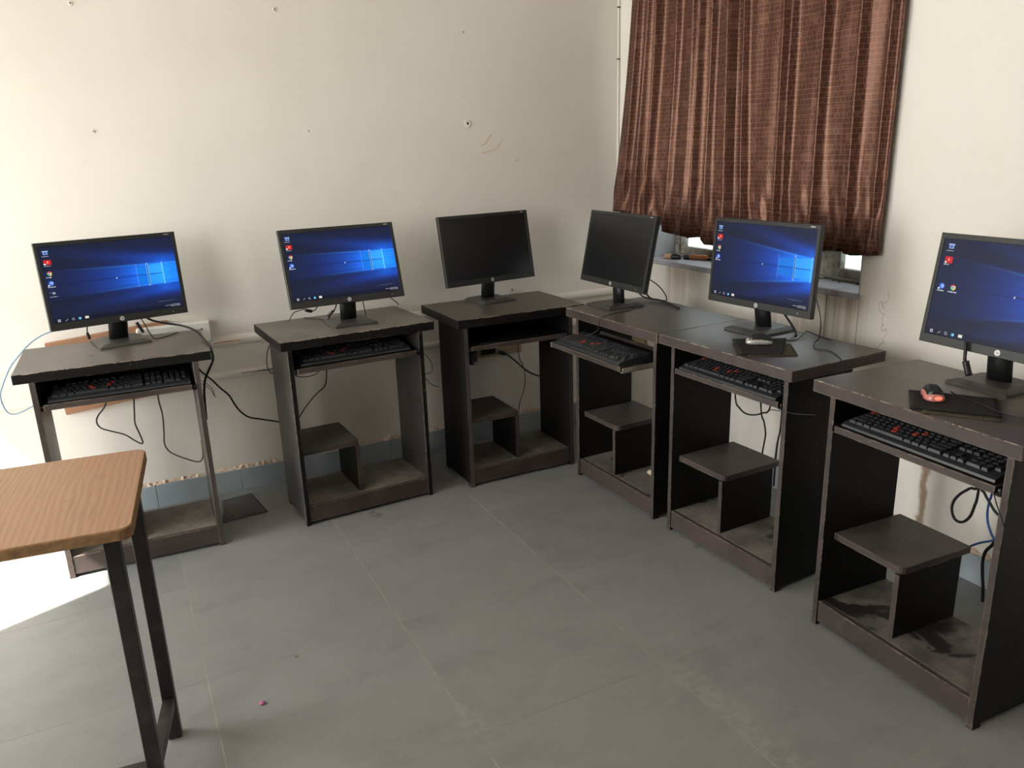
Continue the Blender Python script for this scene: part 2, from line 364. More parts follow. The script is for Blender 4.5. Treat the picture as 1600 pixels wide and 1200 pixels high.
ce = tag(box('ceiling', CEIL, XL - .24, .21, YF - .2, .2, HC, HC + .15, bev=0), kind='structure')
# floor of square stone slabs with thin mortar joints
fl = tag(box('floor', GROUT, XL - .24, .21, YF - .2, .2, -.06, -.0006, bev=0), kind='structure')
GPX, GPY, GOX, GOY = .5721, .5683, -2.2944, -1.3385
for i in range(-3, 5):
    for j in range(-3, 8):
        x0 = max(GOX + i * GPX + .0017, XL + .001); x1 = min(GOX + (i + 1) * GPX - .0017, -.0005)
        y1 = min(GOY - j * GPY - .0007, -.0005); y0 = max(GOY - (j + 1) * GPY + .0007, YF)
        if x1 - x0 < .02 or y1 - y0 < .02: continue
        dz = random.uniform(-.0003, 0)
        bm = bmesh.new(); abox(bm, x0, x1, y0, y1, -.02, dz)
        link('slab', mesh(bm, STONE), fl)
# skirting stones
SKH = .0999
bb = tag(box('baseboard_back', MORTAR, XL, 0, -.010, 0, -.001, .094, bev=0), kind='structure')
x = -2.331 - .342 * 5
while x < 0:
    a, b = max(x + .0012, XL), min(x + .342 - .0012, -.012)
    if b - a > .02: box('skirting_stone', SKIRT, a, b, -.014 - random.uniform(0, .001), -.002, 0, SKH - random.uniform(0, .003), bb, .0008)
    x += .342
br = tag(box('baseboard_right', MORTAR, -.010, 0, YF, 0, -.001, .094, bev=0), kind='structure')
y = -.12
while y > -4.2:
    box('skirting_stone', SKIRT, -.014 - random.uniform(0, .001), -.002, y - .3396, y - .0012, 0, SKH - random.uniform(0, .003), br, .0008); y -= .342
def crumb(parent, along, a0, a1):
    v = []; f = []; n = int((a1 - a0) / .012)
    for i in range(n + 1):
        t = a0 + (a1 - a0) * i / n; h = .100 + abs(random.gauss(.006, .006)); d = .004 + random.random() * .010
        for (dd, zz) in ((.0, .096), (d, .097), (d * .8, h * .985), (.0, h + .004)):
            v.append((t, -dd, zz) if along == 'x' else (-dd, t, zz))
        if i:
            for k in range(3): f.append(((i - 1) * 4 + k, i * 4 + k, i * 4 + k + 1, (i - 1) * 4 + k + 1))
    o = link('plaster_crumbs', pyd(v, f, MORTAR), parent); o['kind'] = 'stuff'
crumb(bb, 'x', XL, 0); crumb(br, 'y', -4.2, 0)
# two raised plaster ridges along the back wall
def ridge(name, z0, z1, d):
    bm = bmesh.new(); n = 40; rows = []
    for i in range(n + 1):
        t = XL + (0 - XL) * i / n; j = lambda s: random.gauss(0, s)
        rows.append([bm.verts.new(p) for p in ((t, .002, z0 - .004), (t, -d * .8, z0 + j(.0012)), (t, -d + j(.0008), (z0 + z1) / 2), (t, -d * .85 + j(.0008), z1 + j(.001)), (t, .002, z1 + d * .6))])
        if i:
            for k in range(4): bm.faces.new((rows[i - 1][k], rows[i][k], rows[i][k + 1], rows[i - 1][k + 1]))
    return tag(link(name, mesh(bm, WALL, True)), kind='structure')
t1 = ridge('trim_1', .655, .688, .014); t2 = ridge('trim_2', .512, .536, .010)
def stroke(name, pts, wdt, m, parent, axis='y'):
    c = spline(pts, 4); v = []; f = []
    for i, p in enumerate(c):
        t = c[min(i + 1, len(c) - 1)] - c[max(i - 1, 0)]; nrm = Vector((-t.z, 0, t.x)); nrm = nrm.normalized() if nrm.length > 0 else Vector((0, 0, 1))
        hw = wdt * (.6 + .4 * random.random()); 
        for s, d in ((1, 0), (1, .0008), (-1, .0008), (-1, 0)):
            v.append(p + nrm * hw * s + Vector((0, -d, 0)))
        if i:
            for k in range(4): f.append(((i - 1) * 4 + k, i * 4 + k, i * 4 + (k + 1) % 4, (i - 1) * 4 + (k + 1) % 4))
    return link(name, pyd(v, f, m), parent)
stroke('ochre_mark', [(-.703, -.0005, 1.470), (-.719, -.0005, 1.451), (-.733, -.0005, 1.432), (-.756, -.0005, 1.424)], .003, SCUFF, wb)
stroke('ochre_mark', [(-.647, -.0005, 1.447), (-.664, -.0005, 1.424), (-.681, -.0005, 1.408), (-.705, -.0005, 1.400), (-.731, -.0005, 1.392), (-.757, -.0005, 1.390)], .003, SCUFF, wb)
stroke('pen_mark', [(-1.930, -.0108, .526), (-1.896, -.0108, .527), (-1.865, -.0108, .524)], .0012, INKM, t2)
stroke('pen_mark', [(-1.862, -.0108, .521), (-1.858, -.0108, .529), (-1.852, -.0108, .522)], .0016, INKM, t2)
stroke('pen_mark', [(-1.85, -.0108, .524), (-1.835, -.0108, .526), (-1.826, -.0108, .523), (-1.815, -.0108, .526), (-1.80, -.0108, .525)], .0024, INKM, t2)
stroke('red_mark', [(-2.025, -.0145, .668), (-1.995, -.0145, .670), (-1.956, -.0145, .671), (-1.915, -.0145, .670)], .0022, REDM, t1)
def chip_hole(px, pz, r):
    n = 12; v = []; f = []
    rr = [[r * (1.9 + .5 * random.random()) for _ in range(n)], [r * (1.1 + .25 * random.random()) for _ in range(n)], [r * .6 for _ in range(n)]]
    for q, (ring, yy) in enumerate(zip(rr, (-.0004, -.005, -.0015))):
        for k in range(n): v.append((px + ring[k] * math.cos(6.283 * k / n), yy, pz + ring[k] * math.sin(6.283 * k / n)))
    for q in range(2):
        for k in range(n): f.append((q * n + k, q * n + (k + 1) % n, (q + 1) * n + (k + 1) % n, (q + 1) * n + k))
    h = link('chipped_plaster', pyd(v, f, WALL, True), wb)
    c = [v[2 * n + k] for k in range(n)] + [(px, -.0010, pz)]
    link('hole', pyd(c, [(k, (k + 1) % n, n) for k in range(n)], HOLE), h)
chip_hole(-.818, 1.52, .009); chip_hole(-.622, .742, .006); chip_hole(-2.334, 1.948, .004); chip_hole(-1.624, 1.957, .004); chip_hole(-2.332, 1.516, .003); chip_hole(-1.539, 1.501, .003); chip_hole(-.580, 1.353, .0025); chip_hole(-.822, 1.90, .003)
# thin casing running down the corner
co_ = tag(box('trim_3', WALL, -.012, -.003, -.010, -.001, .1, HC, bev=.001), kind='structure')
for zz in (2.03, 1.80): box('clip', DIRT, -.0145, -.002, -.012, -.001, zz, zz + .006, co_, 0)

# ------------------------------------------------------------------ window in the right wall
y0, y1, z0, z1 = WINR
wn = tag(link('window_1', None), kind='structure')
XF = .165
box('sill', SILL, -.004, .205, y0 - .002, y1 + .002, z0 - .02, z0 + .003, wn, .003)
bm = bmesh.new(); abox(bm, 0.001, .2, y1 - .006, y1 + .001, z0, z1); link('reveal_lining', mesh(bm, JAMB), wn)
bm = bmesh.new(); abox(bm, 0.001, .2, y0 - .001, y0 + .006, z0, z1); link('reveal_lining', mesh(bm, JAMB), wn)
def bars(name, lst, m=FRAME, par=wn, bev=.003):
    bm = bmesh.new()
    for (a, b, c, d, e, f) in lst: abox(bm, a, b, c, d, e, f, bev)
    return link(name, mesh(bm, m), par)
ys = [y1 - .006, -.855, y0 + .006]                 # two casements, three posts
ymid = [(-.885, -.82)]
# outer frame
for (a, b) in ((y1 - .034, y1 - .006), (y0 + .006, y0 + .034), (-1.236, -1.196), (-.762, -.722)):
    box('frame_post', FRAME, XF, XF + .042, a, b, z0, z1, wn, .003)
box('frame_rail', FRAME, XF, XF + .042, y0 + .006, y1 - .006, z0, z0 + .012, wn, .003)
box('frame_rail', FRAME, XF, XF + .042, y0 + .006, y1 - .006, z1 - .03, z1, wn, .003)
for (a, b) in ((-.718, y1 - .038), (-1.192, -.766), (y0 + .038, -1.240)):
    sa = tag(link('sash', None, wn))
    box('stile', FRAME, XF + .01, XF + .04, a, a + .026, z0 + .014, z1 - .032, sa, .002)
    box('stile', FRAME, XF + .01, XF + .04, b - .022, b, z0 + .014, z1 - .032, sa, .002)
    box('rail', FRAME, XF + .01, XF + .04, a + .026, b - .022, z0 + .014, z0 + .048, sa, .002)
    box('rail', FRAME, XF + .01, XF + .04, a + .026, b - .022, z1 - .07, z1 - .032, sa, .002)
    box('pane', GLASS, XF + .026, XF + .030, a + .024, b - .020, z0 + .046, z1 - .068, sa, 0)
box('added_light_shield', CEIL, .21, .95, y0 - .3, y1 + .3, 2.22, 2.30, wn, 0)  # unseen slab, added to cut the skylight falling on the sill
v = []; f = []
for i in range(90):
    cx, cy = XF - .008 - abs(random.gauss(0, .010)), random.uniform(y0 + .01, y1 - .01); r = random.uniform(.004, .011); h = r * .7; b = len(v)
    for k in range(5): v.append((cx + r * math.cos(k * 1.257) * .8, cy + 1.6 * r * math.sin(k * 1.257), z0 + .0035))
    v.append((cx, cy, z0 + .003 + h))
    for k in range(5): f.append((b + k, b + (k + 1) % 5, b + 5))
o = link('sill_debris', pyd(v, f, DIRT), wn); o['kind'] = 'stuff'
# left-hand window and doorway of the room's other side
wn2 = tag(link('window_2', None), kind='structure')
bm = bmesh.new(); prism(bm, [(XL - .24, WINL[0] - .2), (XL - .24, WINL[1] + .05), (XL - 1.36, WINL[1] - .45), (XL - 1.36, WINL[0] - .2)][::-1], 2.76, 2.84); link('added_light_shield', mesh(bm, CEIL), wn2)  # unseen slab, added and shaped to block stray sun patches on the floor
a, b, c, d = WINL
for (p, q) in ((a, a + .05), (b - .05, b), ((a + b) / 2 - .025, (a + b) / 2 + .025)): box('frame_post', FRAME, XL - .12, XL - .06, p, q, c, d, wn2, .003)
for (p, q) in ((c, c + .05), (d - .05, d)): box('frame_rail', FRAME, XL - .12, XL - .06, a, b, p, q, wn2, .003)
dr = tag(link('door_1', None), kind='structure')
a, b, c, d = DOOR
for (p, q) in ((a, a + .05), (b - .05, b)): box('door_jamb', FRAME, XL - .15, XL - .05, p, q, c, d, dr, .003)
box('door_head', FRAME, XL - .15, XL - .05, a, b, d - .05, d, dr, .003)
gp = simple('outside_paving', (.42, .40, .36), .9, .1)
tag(box('trim_4', gp, -9, XL - .24, -7, 3, -.12, -.03, bev=0), kind='structure')

# ------------------------------------------------------------------ curtains
def interp(t, xs, ys):
    return float(np.interp(t, xs, ys))
def curtain(label, yt0, yt1, yb0, yb1, ridges, hem, amp, xb, flare, seedv, xslope=0):
    rg = random.Random(seedv)
    NU, NV = 420, 60; ztop = 2.315
    u = np.linspace(0, 1, NU)
    # fold profile: narrow crests at the listed fractions, broad shallow valleys between
    prof = np.zeros(NU)
    for (p, h) in ridges:
        wd = .019 if h > 0 else .045
        q = h * np.exp(-np.abs((u - p) / wd) ** 1.6); prof = np.where(np.abs(q) > np.abs(prof), q, prof)
    prof += .16 * np.sin(u * 19 + seedv) + .05 * np.sin(u * 41 + 2 * seedv)
    ph = [rg.uniform(0, 6.28) for _ in range(6)]
    verts = []; uvs = []
    for j in range(NV):
        s = j / (NV - 1)                       # 0 top, 1 hem
        row = []
        for i, t in enumerate(u):
            yt = yt0 + (yt1 - yt0) * t; yb = yb0 + (yb1 - yb0) * t
            y = yt + (yb - yt) * s ** 1.6
            zb = interp(y, [h[0] for h in hem], [h[1] for h in hem])
            z = ztop + (zb - ztop) * s
            wob = .004 * math.sin(3 * s + 9 * t + ph[0]) + .0022 * math.sin(6 * s + 43 * t + ph[1]) 
            crk = (.004 * math.sin(60 * t + 30 * s + ph[3]) + .003 * math.sin(95 * t - 40 * s + ph[4])) * max(0, (s - .75) / .25) ** 1.2
            x = xb + xslope * t - amp * prof[i] * (.95 + .10 * math.sin(2.1 * s + ph[5] + 3 * t)) + wob + crk - flare * s * (1 - t) ** 2
            y += .008 * math.sin(3.3 * s + ph[1]) * math.sin(3.14 * t)
            x = min(x, -.006 if z > 2.1 else .03); row.append((x, y, z))
        verts += row
    V = np.array(verts).reshape(NV, NU, 3)
    d = np.zeros(NU); d[1:] = np.cumsum(np.linalg.norm(np.diff(V[10, :, :2], axis=0), axis=1))
    faces = [(j * NU + i, j * NU + i + 1, (j + 1) * NU + i + 1, (j + 1) * NU + i) for j in range(NV - 1) for i in range(NU - 1)]
    me = pyd([tuple(p) for p in V.reshape(-1, 3)], faces, CURT, True)
    ul = me.uv_layers.new(name='UVMap'); vi = np.zeros(len(me.loops), dtype=np.int32); me.loops.foreach_get('vertex_index', vi)
    ul.data.foreach_set('uv', np.stack([d[vi % NU], V.reshape(-1, 3)[vi, 2]], 1).astype(np.float32).ravel())
    o = link('curtain', me); o.modifiers.new('thickness', 'SOLIDIFY').thickness = .0015
    return tag(o, label, 'curtain', 'brown curtains at the window')
lf = lambda ys, a, b: [(y - a) / (b - a) for y in ys]
ry = [-.204, -.291, -.366, -.429, -.542, -.640, -.684, -.758, -.857, -.915]
rh = [-.2, .9, .7, .95, .8, .6, .85, 1.0, 1.0, -2.2]
cl = curtain('left brown satin curtain with a fine grid pattern, hanging beside the wall corner', -.204, -.930, -.050, -.975, list(zip(lf(ry, -.204, -.920), rh)),
             [(-1.1, .975), (-.84, .980), (-.775, .986), (-.765, 1.010), (-.70, 1.010), (-.653, 1.004), (-.62, 1.010), (-.564, 1.008), (-.513, 1.012), (-.412, 1.048), (-.219, 1.078), (-.04, 1.093)], .036, -.064, .012, 3)
ry = [-.90, -.928, -1.111, -1.160, -1.310, -1.465, -1.565, -1.602]
rh = [.2, 1.0, .8, .9, .85, .9, .7, .2]
cr = curtain('right brown satin curtain with a fine grid pattern, above the lit monitor', -.90, -1.602, -.950, -1.594, list(zip(lf(ry, -.90, -1.602), rh)),
             [(-1.7, 1.018), (-1.591, 1.017), (-1.539, 1.012), (-1.488, 1.007), (-1.46, 1.018), (-1.40, 1.014), (-1.355, 1.009), (-1.2, 1.004), (-.94, .985)], .031, -.050, .0, 5, .022)
rod = tag(link('curtain_rod', tube([(-.062, -.03, 2.328), (-.062, -.85, 2.328), (-.062, -1.70, 2.328)], .011, STEEL, 10, 2)), 'straight curtain rod above the window holding both brown curtains', 'rod')
for yy in (-.06, -1.66): box('bracket', STEEL, -.072, .002, yy - .012, yy + .012, 2.30, 2.345, rod, .001)

# ------------------------------------------------------------------ desks
H = .75; PT = .018; PD = .2823
DESKS = [(-2.6978, -.4974, -.0253, .0026, .6121, .0322, .0439, .0461, .0016), (-1.8478, -.5235, .0491, -.0021, .6208, .0343, .024, .0530, .0), (-1.1402, -.5301, -.0028, -.0061, .6045, .0358, .0301, .0558, .0132),
         (-.6614, -.5789, -1.5420, .0009, .6110, .0364, .0497, .0248, .0184), (-.6399, -1.1929, -1.5380, .0011, .6140, .0348, .0569, .0217, .0132), (-.6309, -1.897, -1.6147, .0023, .6066, .0353, .0625, .0164, .0043)]
DLAB = ['dark brown computer desk behind the wooden table, nearest the bright left side', 'dark brown computer desk at the back wall, second from the left, its keyboard in shadow',
        'dark brown computer desk in the back corner with an empty keyboard tray', 'dark brown computer desk in the corner with its keyboard tray pulled out', 'dark brown computer desk under the window carrying the silver mouse', 'large nearest dark brown computer desk at the right edge carrying the red-lit mouse']
def board_top(bm, W, D, z0, z1, seed):
    """table top board with an uneven, chipped front arris"""
    abox(bm, 0, W, 0, D, z0, z1, .0016)
desk_root = []
for i, (dx, dy, th, dh, W, T, sL, sR, e) in enumerate(DESKS):
    h = H + dh; D = .4196
    d = thing('computer_desk', DLAB[i], 'desk', (dx, dy, 0), th, 'dark brown computer desks'); desk_root.append(d)
    # top: board with laminated upper face and scuffed edging
    bm = bmesh.new(); abox(bm, 0, W, 0, D, h - T, h, .0016)
    bm.normal_update()
    for f in bm.faces: f.material_index = 0 if f.normal.z > .8 else 1
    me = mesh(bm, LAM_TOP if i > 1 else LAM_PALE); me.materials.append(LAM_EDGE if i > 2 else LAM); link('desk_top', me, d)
    # chipped flakes along the front arris
    rg = random.Random(50 + i); v = []; f = []
    for _ in range(22):
        cx = rg.uniform(.02, W - .02); hw = rg.choice((.002, .003, .005, .009, .016)); dp = rg.uniform(.0006, .0026); dn = rg.uniform(.0004, .0018); b = len(v)
        n = 5
        up = [(cx - hw + 2 * hw * k / n, dp * (rg.uniform(.4, 1) if 0 < k < n else .1), h + .00025) for k in range(n + 1)]
        fr = [(cx - hw + 2 * hw * k / n, -.00035, h - .0004) for k in range(n + 1)]
        lo = [(cx - hw + 2 * hw * k / n, -.00035, h - dn * (rg.uniform(.4, 1) if 0 < k < n else .2) - .0005) for k in range(n + 1)]
        v += up + fr + lo
        for k in range(n):
            f.append((b + k, b + n + 1 + k, b + n + 2 + k, b + k + 1)); f.append((b + n + 1 + k, b + 2 * n + 2 + k, b + 2 * n + 3 + k, b + n + 2 + k))
    ch = link('chipped_edge', pyd(v, f, CHIPM), d); ch['kind'] = 'stuff'
    def panel(x0, x1):
        bm = bmesh.new(); abox(bm, x0, x1, e, e + PD, .012, h - T - .0003, .001)
        abox(bm, x0, x1, e, e + .03, .0, .0125); abox(bm, x0, x1, e + PD - .03, e + PD, .0, .0125)
        bm.normal_update()
        for f in bm.faces: f.material_index = 1 if f.normal.y < -.8 else 0
        me = mesh(bm, LAM if i > 1 else LAM_LIT); me.materials.append(LAM_EDGE if i != 1 else LAM); return link('side_panel', me, d)
    xl, xr = sL, W - sR
    panel(xl, xl + PT); panel(xr - PT, xr)
    il, ir = xl + PT, xr - PT
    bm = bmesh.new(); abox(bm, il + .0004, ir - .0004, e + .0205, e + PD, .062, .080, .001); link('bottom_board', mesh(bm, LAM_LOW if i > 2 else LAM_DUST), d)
    bm = bmesh.new(); abox(bm, il + .0004, ir - .0004, e + .003, e + .0200, .012, .0803, .0012); link('plinth', mesh(bm, LAM_EDGE), d)
    dvx = (il + .220) if i < 3 else (il + .216)
    bm = bmesh.new(); abox(bm, dvx, dvx + .018, .042, .285, .0803, .2752, .001)
    bm.normal_update()
    for f in bm.faces: f.material_index = 1 if f.normal.y < -.8 else 0
    me = mesh(bm, LAM); me.materials.append(LAM_EDGE); link('divider', me, d)
    bm = bmesh.new(); x1s = dvx + .020; r = .02
    pts = [(il + .0004, .048), (x1s - r, .048)] + [(x1s - r + r * math.sin(a), .048 + r - r * math.cos(a)) for a in (.4, .8, 1.2)] + [(x1s, .048 + r), (x1s, .315), (il + .0004, .315)]
    prism(bm, pts, .2754, .2955)
    bm.normal_update()
    for f in bm.faces: f.material_index = 0 if f.normal.z > .8 else 1
    me = mesh(bm, LAM_SHELF); me.materials.append(LAM_EDGE); link('low_shelf', me, d)
    box('back_rail', LAM, il + .0004, ir - .0004, e + PD - .018, e + PD, (.655 if i == 3 else .600), h - T - .0004, d, .001)
    # keyboard tray on runners
    pull = -.122 if i == 3 else (e - .006)
    ttop = {2: .626, 3: .633}.get(i, .641)
    bm = bmesh.new(); abox(bm, il + .011, ir - .013, pull, pull + .255, ttop - .020, ttop, .0012)
    bm.normal_update()
    for f in bm.faces: f.material_index = 1 if f.normal.y < -.5 else 0
    me = mesh(bm, LAM); me.materials.append(LAM_EDGE); tr = link('keyboard_tray', me, d)
    for s in (0, 1):
        xa = (il + .0005) if s == 0 else (ir - .0125)
        bm = bmesh.new()
        abox(bm, xa, xa + .012, pull + .002, pull + .25, ttop - .022, ttop - .019); abox(bm, xa + (.0 if s == 0 else .0105), xa + (.0015 if s == 0 else .012), pull + .002, pull + .25, ttop - .022, ttop - .002)
        bmesh.ops.create_cone(bm, cap_ends=True, segments=10, radius1=.0065, radius2=.0065, depth=.006, matrix=Matrix.Translation((xa + .006, pull + .012, ttop - .011)) @ Matrix.Rotation(math.pi / 2, 4, 'Y'))
        link('tray_runner', mesh(bm, ZINC if i in (3,) else STEEL), d)
    if i == 3:
        box('tray_back_lip', LAM_EDGE, il + .011, ir - .013, pull + .243, pull + .255, ttop, ttop + .012, d)
    desk_root[i]['top'] = h
    DESKS[i] = (dx, dy, th, dh, W, T, sL, sR, e, h, il, ir, ttop, pull)
    del desk_root[i]['top']
def D2W(i, x, y, z):
    dx, dy, th = DESKS[i][:3]; c, s = math.cos(th), math.sin(th)
    return (dx + c * x - s * y, dy + s * x + c * y, z)

# ------------------------------------------------------------------ keyboards
KP = .0189
kmesh = {}
def key_mesh(wu, m):
    k = (wu, m.name)
    if k in kmesh: return kmesh[k]
    w2 = wu * KP / 2 - .0011; l2 = KP / 2 - .0011; bm = bmesh.new()
    lo = [(-w2, -l2), (w2, -l2), (w2, l2), (-w2, l2)]; hi = [(-w2 + .0022, -l2 + .0016), (w2 - .0022, -l2 + .0016), (w2 - .0022, l2 - .0034), (-w2 + .0022, l2 - .0034)]
    a = [bm.verts.new((x, y, 0)) for x, y in lo]; b = [bm.verts.new((x, y, .0075 if q < 2 else .0085)) for q, (x, y) in enumerate(hi)]
    bm.faces.new(b)
    for q in range(4): bm.faces.new((a[q], a[(q + 1) % 4], b[(q + 1) % 4], b[q]))
    kmesh[k] = mesh(bm, m); return kmesh[k]
ROWS = [(.1255, [(0, 1), (2, 1), (3, 1), (4, 1), (5, 1), (6.5, 1), (7.5, 1), (8.5, 1), (9.5, 1), (11, 1), (12, 1), (13, 1), (14, 1), (15.25, 1), (16.25, 1), (17.25, 1)]),
        (.0990, [(k, 1) for k in range(13)] + [(13, 2), (15.25, 1), (16.25, 1), (17.25, 1), (18.5, 1), (19.5, 1), (20.5, 1), (21.5, 1)]),
        (.0800, [(0, 1.5)] + [(1.5 + k, 1) for k in range(12)] + [(13.5, 1.5), (15.25, 1), (16.25, 1), (17.25, 1), (18.5, 1), (19.5, 1), (20.5, 1), (21.5, 1)]),
        (.0611, [(0, 1.75)] + [(1.75 + k, 1) for k in range(11)] + [(12.75, 2.25), (18.5, 1), (19.5, 1), (20.5, 1)]),
        (.0422, [(0, 2.25)] + [(2.25 + k, 1) for k in range(10)] + [(12.25, 2.75), (16.25, 1), (18.5, 1), (19.5, 1), (20.5, 1), (21.5, 1)]),
        (.0233, [(0, 1.25), (1.25, 1.25), (2.5, 1.25), (3.75, 5.5), (9.25, 1.25), (10.5, 1.25), (11.75, 1.25), (13, 2), (15.25, 1), (16.25, 1), (17.25, 1), (18.5, 2), (20.5, 1)])]
RED = [(.012, .103), (.122, .062), (.145, .043), (.178, .060), (.200, .079)]
KL = ['black keyboard with red keys on the tray beside the wooden table', 'black keyboard hidden in the dark tray of the second desk', None, 'black keyboard with red keys on the pulled-out tray in the corner', 'black keyboard with red keys in the tray below the silver mouse', 'black keyboard with red keys in the tray below the red-lit mouse']
KPOS = {0: (.087, .008), 1: (.075, .022), 3: (.098, -.116), 4: (.105, .008), 5: (.104, .010)}
for i, (kx, ky) in KPOS.items():
    ttop = DESKS[i][12]
    k = thing('keyboard', KL[i], 'keyboard', D2W(i, kx, ky, ttop), DESKS[i][2] + (-.01 if i == 3 else 0), 'black keyboards with red keys')
    Lk, Dk = .445, .150; bm = bmesh.new()
    prof = [(0, .002), (.004, 0), (Dk, 0), (Dk, .024), (Dk - .004, .027), (.028, .0165), (.010, .0115), (.002, .008)]
    a = [bm.verts.new((.004 if q in () else 0, y, z)) for q, (y, z) in enumerate(prof)]; b = [bm.verts.new((Lk, y, z)) for y, z in prof]
    n = len(prof); bm.faces.new(a); bm.faces.new(b[::-1])
    for q in range(n): bm.faces.new((a[(q + 1) % n], a[q], b[q], b[(q + 1) % n]))
    bmesh.ops.recalc_face_normals(bm, faces=bm.faces)
    link('case', mesh(bm, KBODY), k)
    red_done = set()
    cen = []
    for (yy, row) in ROWS:
        for (u0, wu) in row: cen.append((.010 + (u0 + wu / 2) * KP, yy, wu))
    for rx, ry in RED:
        best = min(range(len(cen)), key=lambda q: (cen[q][0] - rx) ** 2 + (cen[q][1] - ry) ** 2); red_done.add(best)
    sl = math.atan2(.0105, .118)
    for q, (x, y, wu) in enumerate(cen):
        o = link('key', key_mesh(wu, KEYR if q in red_done else KEY), k, (x, y, .0152 + (y - .0233) * .0105 / .118), (sl, 0, 0))
        if q in red_done: o['label'] = 'red key'

# ------------------------------------------------------------------ monitors
MW, MH = .467, .3045; BS, BT, BB = .0135, .0150, .0255
NX, NY = 260, 160
def wallpaper(icons, PANE, DIV):
    U, V = np.meshgrid((np.arange(NX) + .5) / NX, (np.arange(NY) + .5) / NY)      # V up
    A = (MW - 2 * BS) / (MH - BT - BB)
    x, y = U * A, V
    lin = lambda c: (np.array(c) / 255.0) ** 2.2
    img = np.zeros((NY, NX, 3)) + lin((30, 35, 56))
    def add(m, c): 
        nonlocal img; img = img + m[..., None] * lin(c)
    ul, uc, ur = PANE                                  # left edge, cross bar, right edge of the window mark
    cx, cy = uc * A, .505; wl, wr_ = (uc - ul) * A, (ur - uc) * A
    sy = y - cy
    r = np.hypot((x - cx - .04) * .55, sy * 1.15)
    add(np.exp(-(r / .36) ** 2) * .30, (0, 50, 160)); add(np.exp(-(r / .17) ** 2) * .45, (0, 84, 205))
    dxl = np.clip(ur * A - x, 0, None)
    half = .135 + DIV * dxl
    cone = 1 / (1 + np.exp((np.abs(sy) - half) / .012)); fade = np.exp(-(dxl / .62) ** 1.5)
    add(cone * fade * 1.0, (0, 82, 212)); add(cone * np.exp(-(dxl / .38) ** 2) * .42, (0, 135, 232))
    for (k, wd, st, ln) in ((.98, .010, .34, .75), (-.98, .010, .34, .62), (.62, .012, .12, .5), (-.55, .02, .12, .5), (.3, .02, .10, .5), (-.2, .02, .10, .4)):
        add(np.exp(-((sy - k * half) / wd) ** 2) * np.exp(-(dxl / ln) ** 2) * st, (70, 175, 255))
    up = np.exp(-((sy - .19 - (DIV + .13) * dxl) / .075) ** 2) * np.exp(-dxl / .42); add(up * .55, (10, 90, 225))
    dn = np.exp(-((sy + .21 + (DIV + .09) * dxl) / .07) ** 2) * np.exp(-dxl / .36); add(dn * .6, (10, 90, 225))
    bar = np.exp(-(sy / .0085) ** 2) * np.exp(-dxl / 1.3) * (x < ur * A); img *= (1 - .72 * bar[..., None])
    def quad(xa, xb, top, c, k):
        t = (x - cx) / wr_; hh = .122 + .018 * t
        m = (x > xa) & (x < xb) & ((sy > .008) if top else (sy < -.008)) & (np.abs(sy) < hh); img[m] = img[m] * (1 - k) + lin(c) * k
    for top in (True, False):
        quad(cx - wl, cx - .006, top, (16, 126, 226) if top else (14, 118, 222), .8); quad(cx + .008, cx + wr_, top, (60, 168, 238) if top else (48, 158, 232), .72)
    for xc, st in ((cx - .006, .75), (cx + .009, .75), (cx + wr_, .6), (cx - wl, .3)):
        m = (np.abs(x - xc) < .0042) & (np.abs(sy) < .155); img[m] = img[m] * (1 - st) + lin((150, 220, 255)) * st
    m = (np.abs(x - cx - .0015) < .0045) & (np.abs(sy) < .14); img[m] = lin((8, 50, 140))
    add(np.exp(-np.hypot((x - cx - wr_) / .10, sy / .17) ** 2) * .28, (40, 150, 245))
    def rect(u0, u1, v0, v1, c):
        m = (U > u0) & (U < u1) & (V > v0) & (V < v1); img[m] = lin(c)
    def disc(u, v, rr, c, inner=0):
        q = np.hypot((U - u) * A, V - v); m = (q < rr) & (q >= inner); img[m] = lin(c)
    def dashes(u0, v0, n, c=(200, 205, 215), h=.008):
        rg = random.Random(int(u0 * 999 + v0 * 777)); u = u0
        for _ in range(n):
            wd = rg.choice((.004, .007, .01)); rect(u, u + wd, v0, v0 + h, c); u += wd + .003
    def icon(kind, u, v):
        if kind == 'bin':
            rect(u - .018, u + .018, v - .026, v + .024, (120, 150, 205)); rect(u - .022, u + .022, v + .014, v + .026, (165, 190, 230)); rect(u - .007, u + .007, v - .012, v + .008, (60, 95, 170))
        elif kind == 'red':
            rect(u - .026, u + .026, v - .032, v + .032, (205, 40, 40)); rect(u - .006, u + .008, v - .012, v + .018, (240, 150, 140)); rect(u - .026, u - .012, v - .032, v - .014, (235, 235, 235))
        elif kind == 'wheel':
            disc(u, v, .030, (210, 60, 50)); m = (np.hypot((U - u) * A, V - v) < .030) & (U > u) & (V < v + .012); img[m] = lin((235, 200, 70))
            m = (np.hypot((U - u) * A, V - v) < .030) & (U <= u) & (V < v + .008); img[m] = lin((70, 160, 90)); disc(u, v, .015, (230, 230, 230)); disc(u, v, .011, (80, 130, 225))
        elif kind == 'globe':
            disc(u, v, .031, (70, 110, 225)); disc(u + .004, v + .002, .018, (150, 185, 250)); rect(u - .024, u - .012, v - .034, v - .018, (235, 235, 235))
        else:
            rect(u - .004, u + .016, v - .012, v + .01, (170, 175, 180)); rect(u - .024, u - .012, v + .006, v + .01, (150, 155, 165))
        dashes(u - .028, v - .052, 5); 
    for kd, u, v in icons: icon(kd, u, v)
    # task bar: window mark, chevron, task view, browser, folder
    u0 = .045; img[V < .055] *= .55
    for a_, b_ in ((0, 0), (1, 0), (0, 1), (1, 1)): rect(u0 - .010 + a_ * .0105, u0 - .001 + a_ * .0105, .018 + b_ * .017, .033 + b_ * .017, (215, 220, 230))
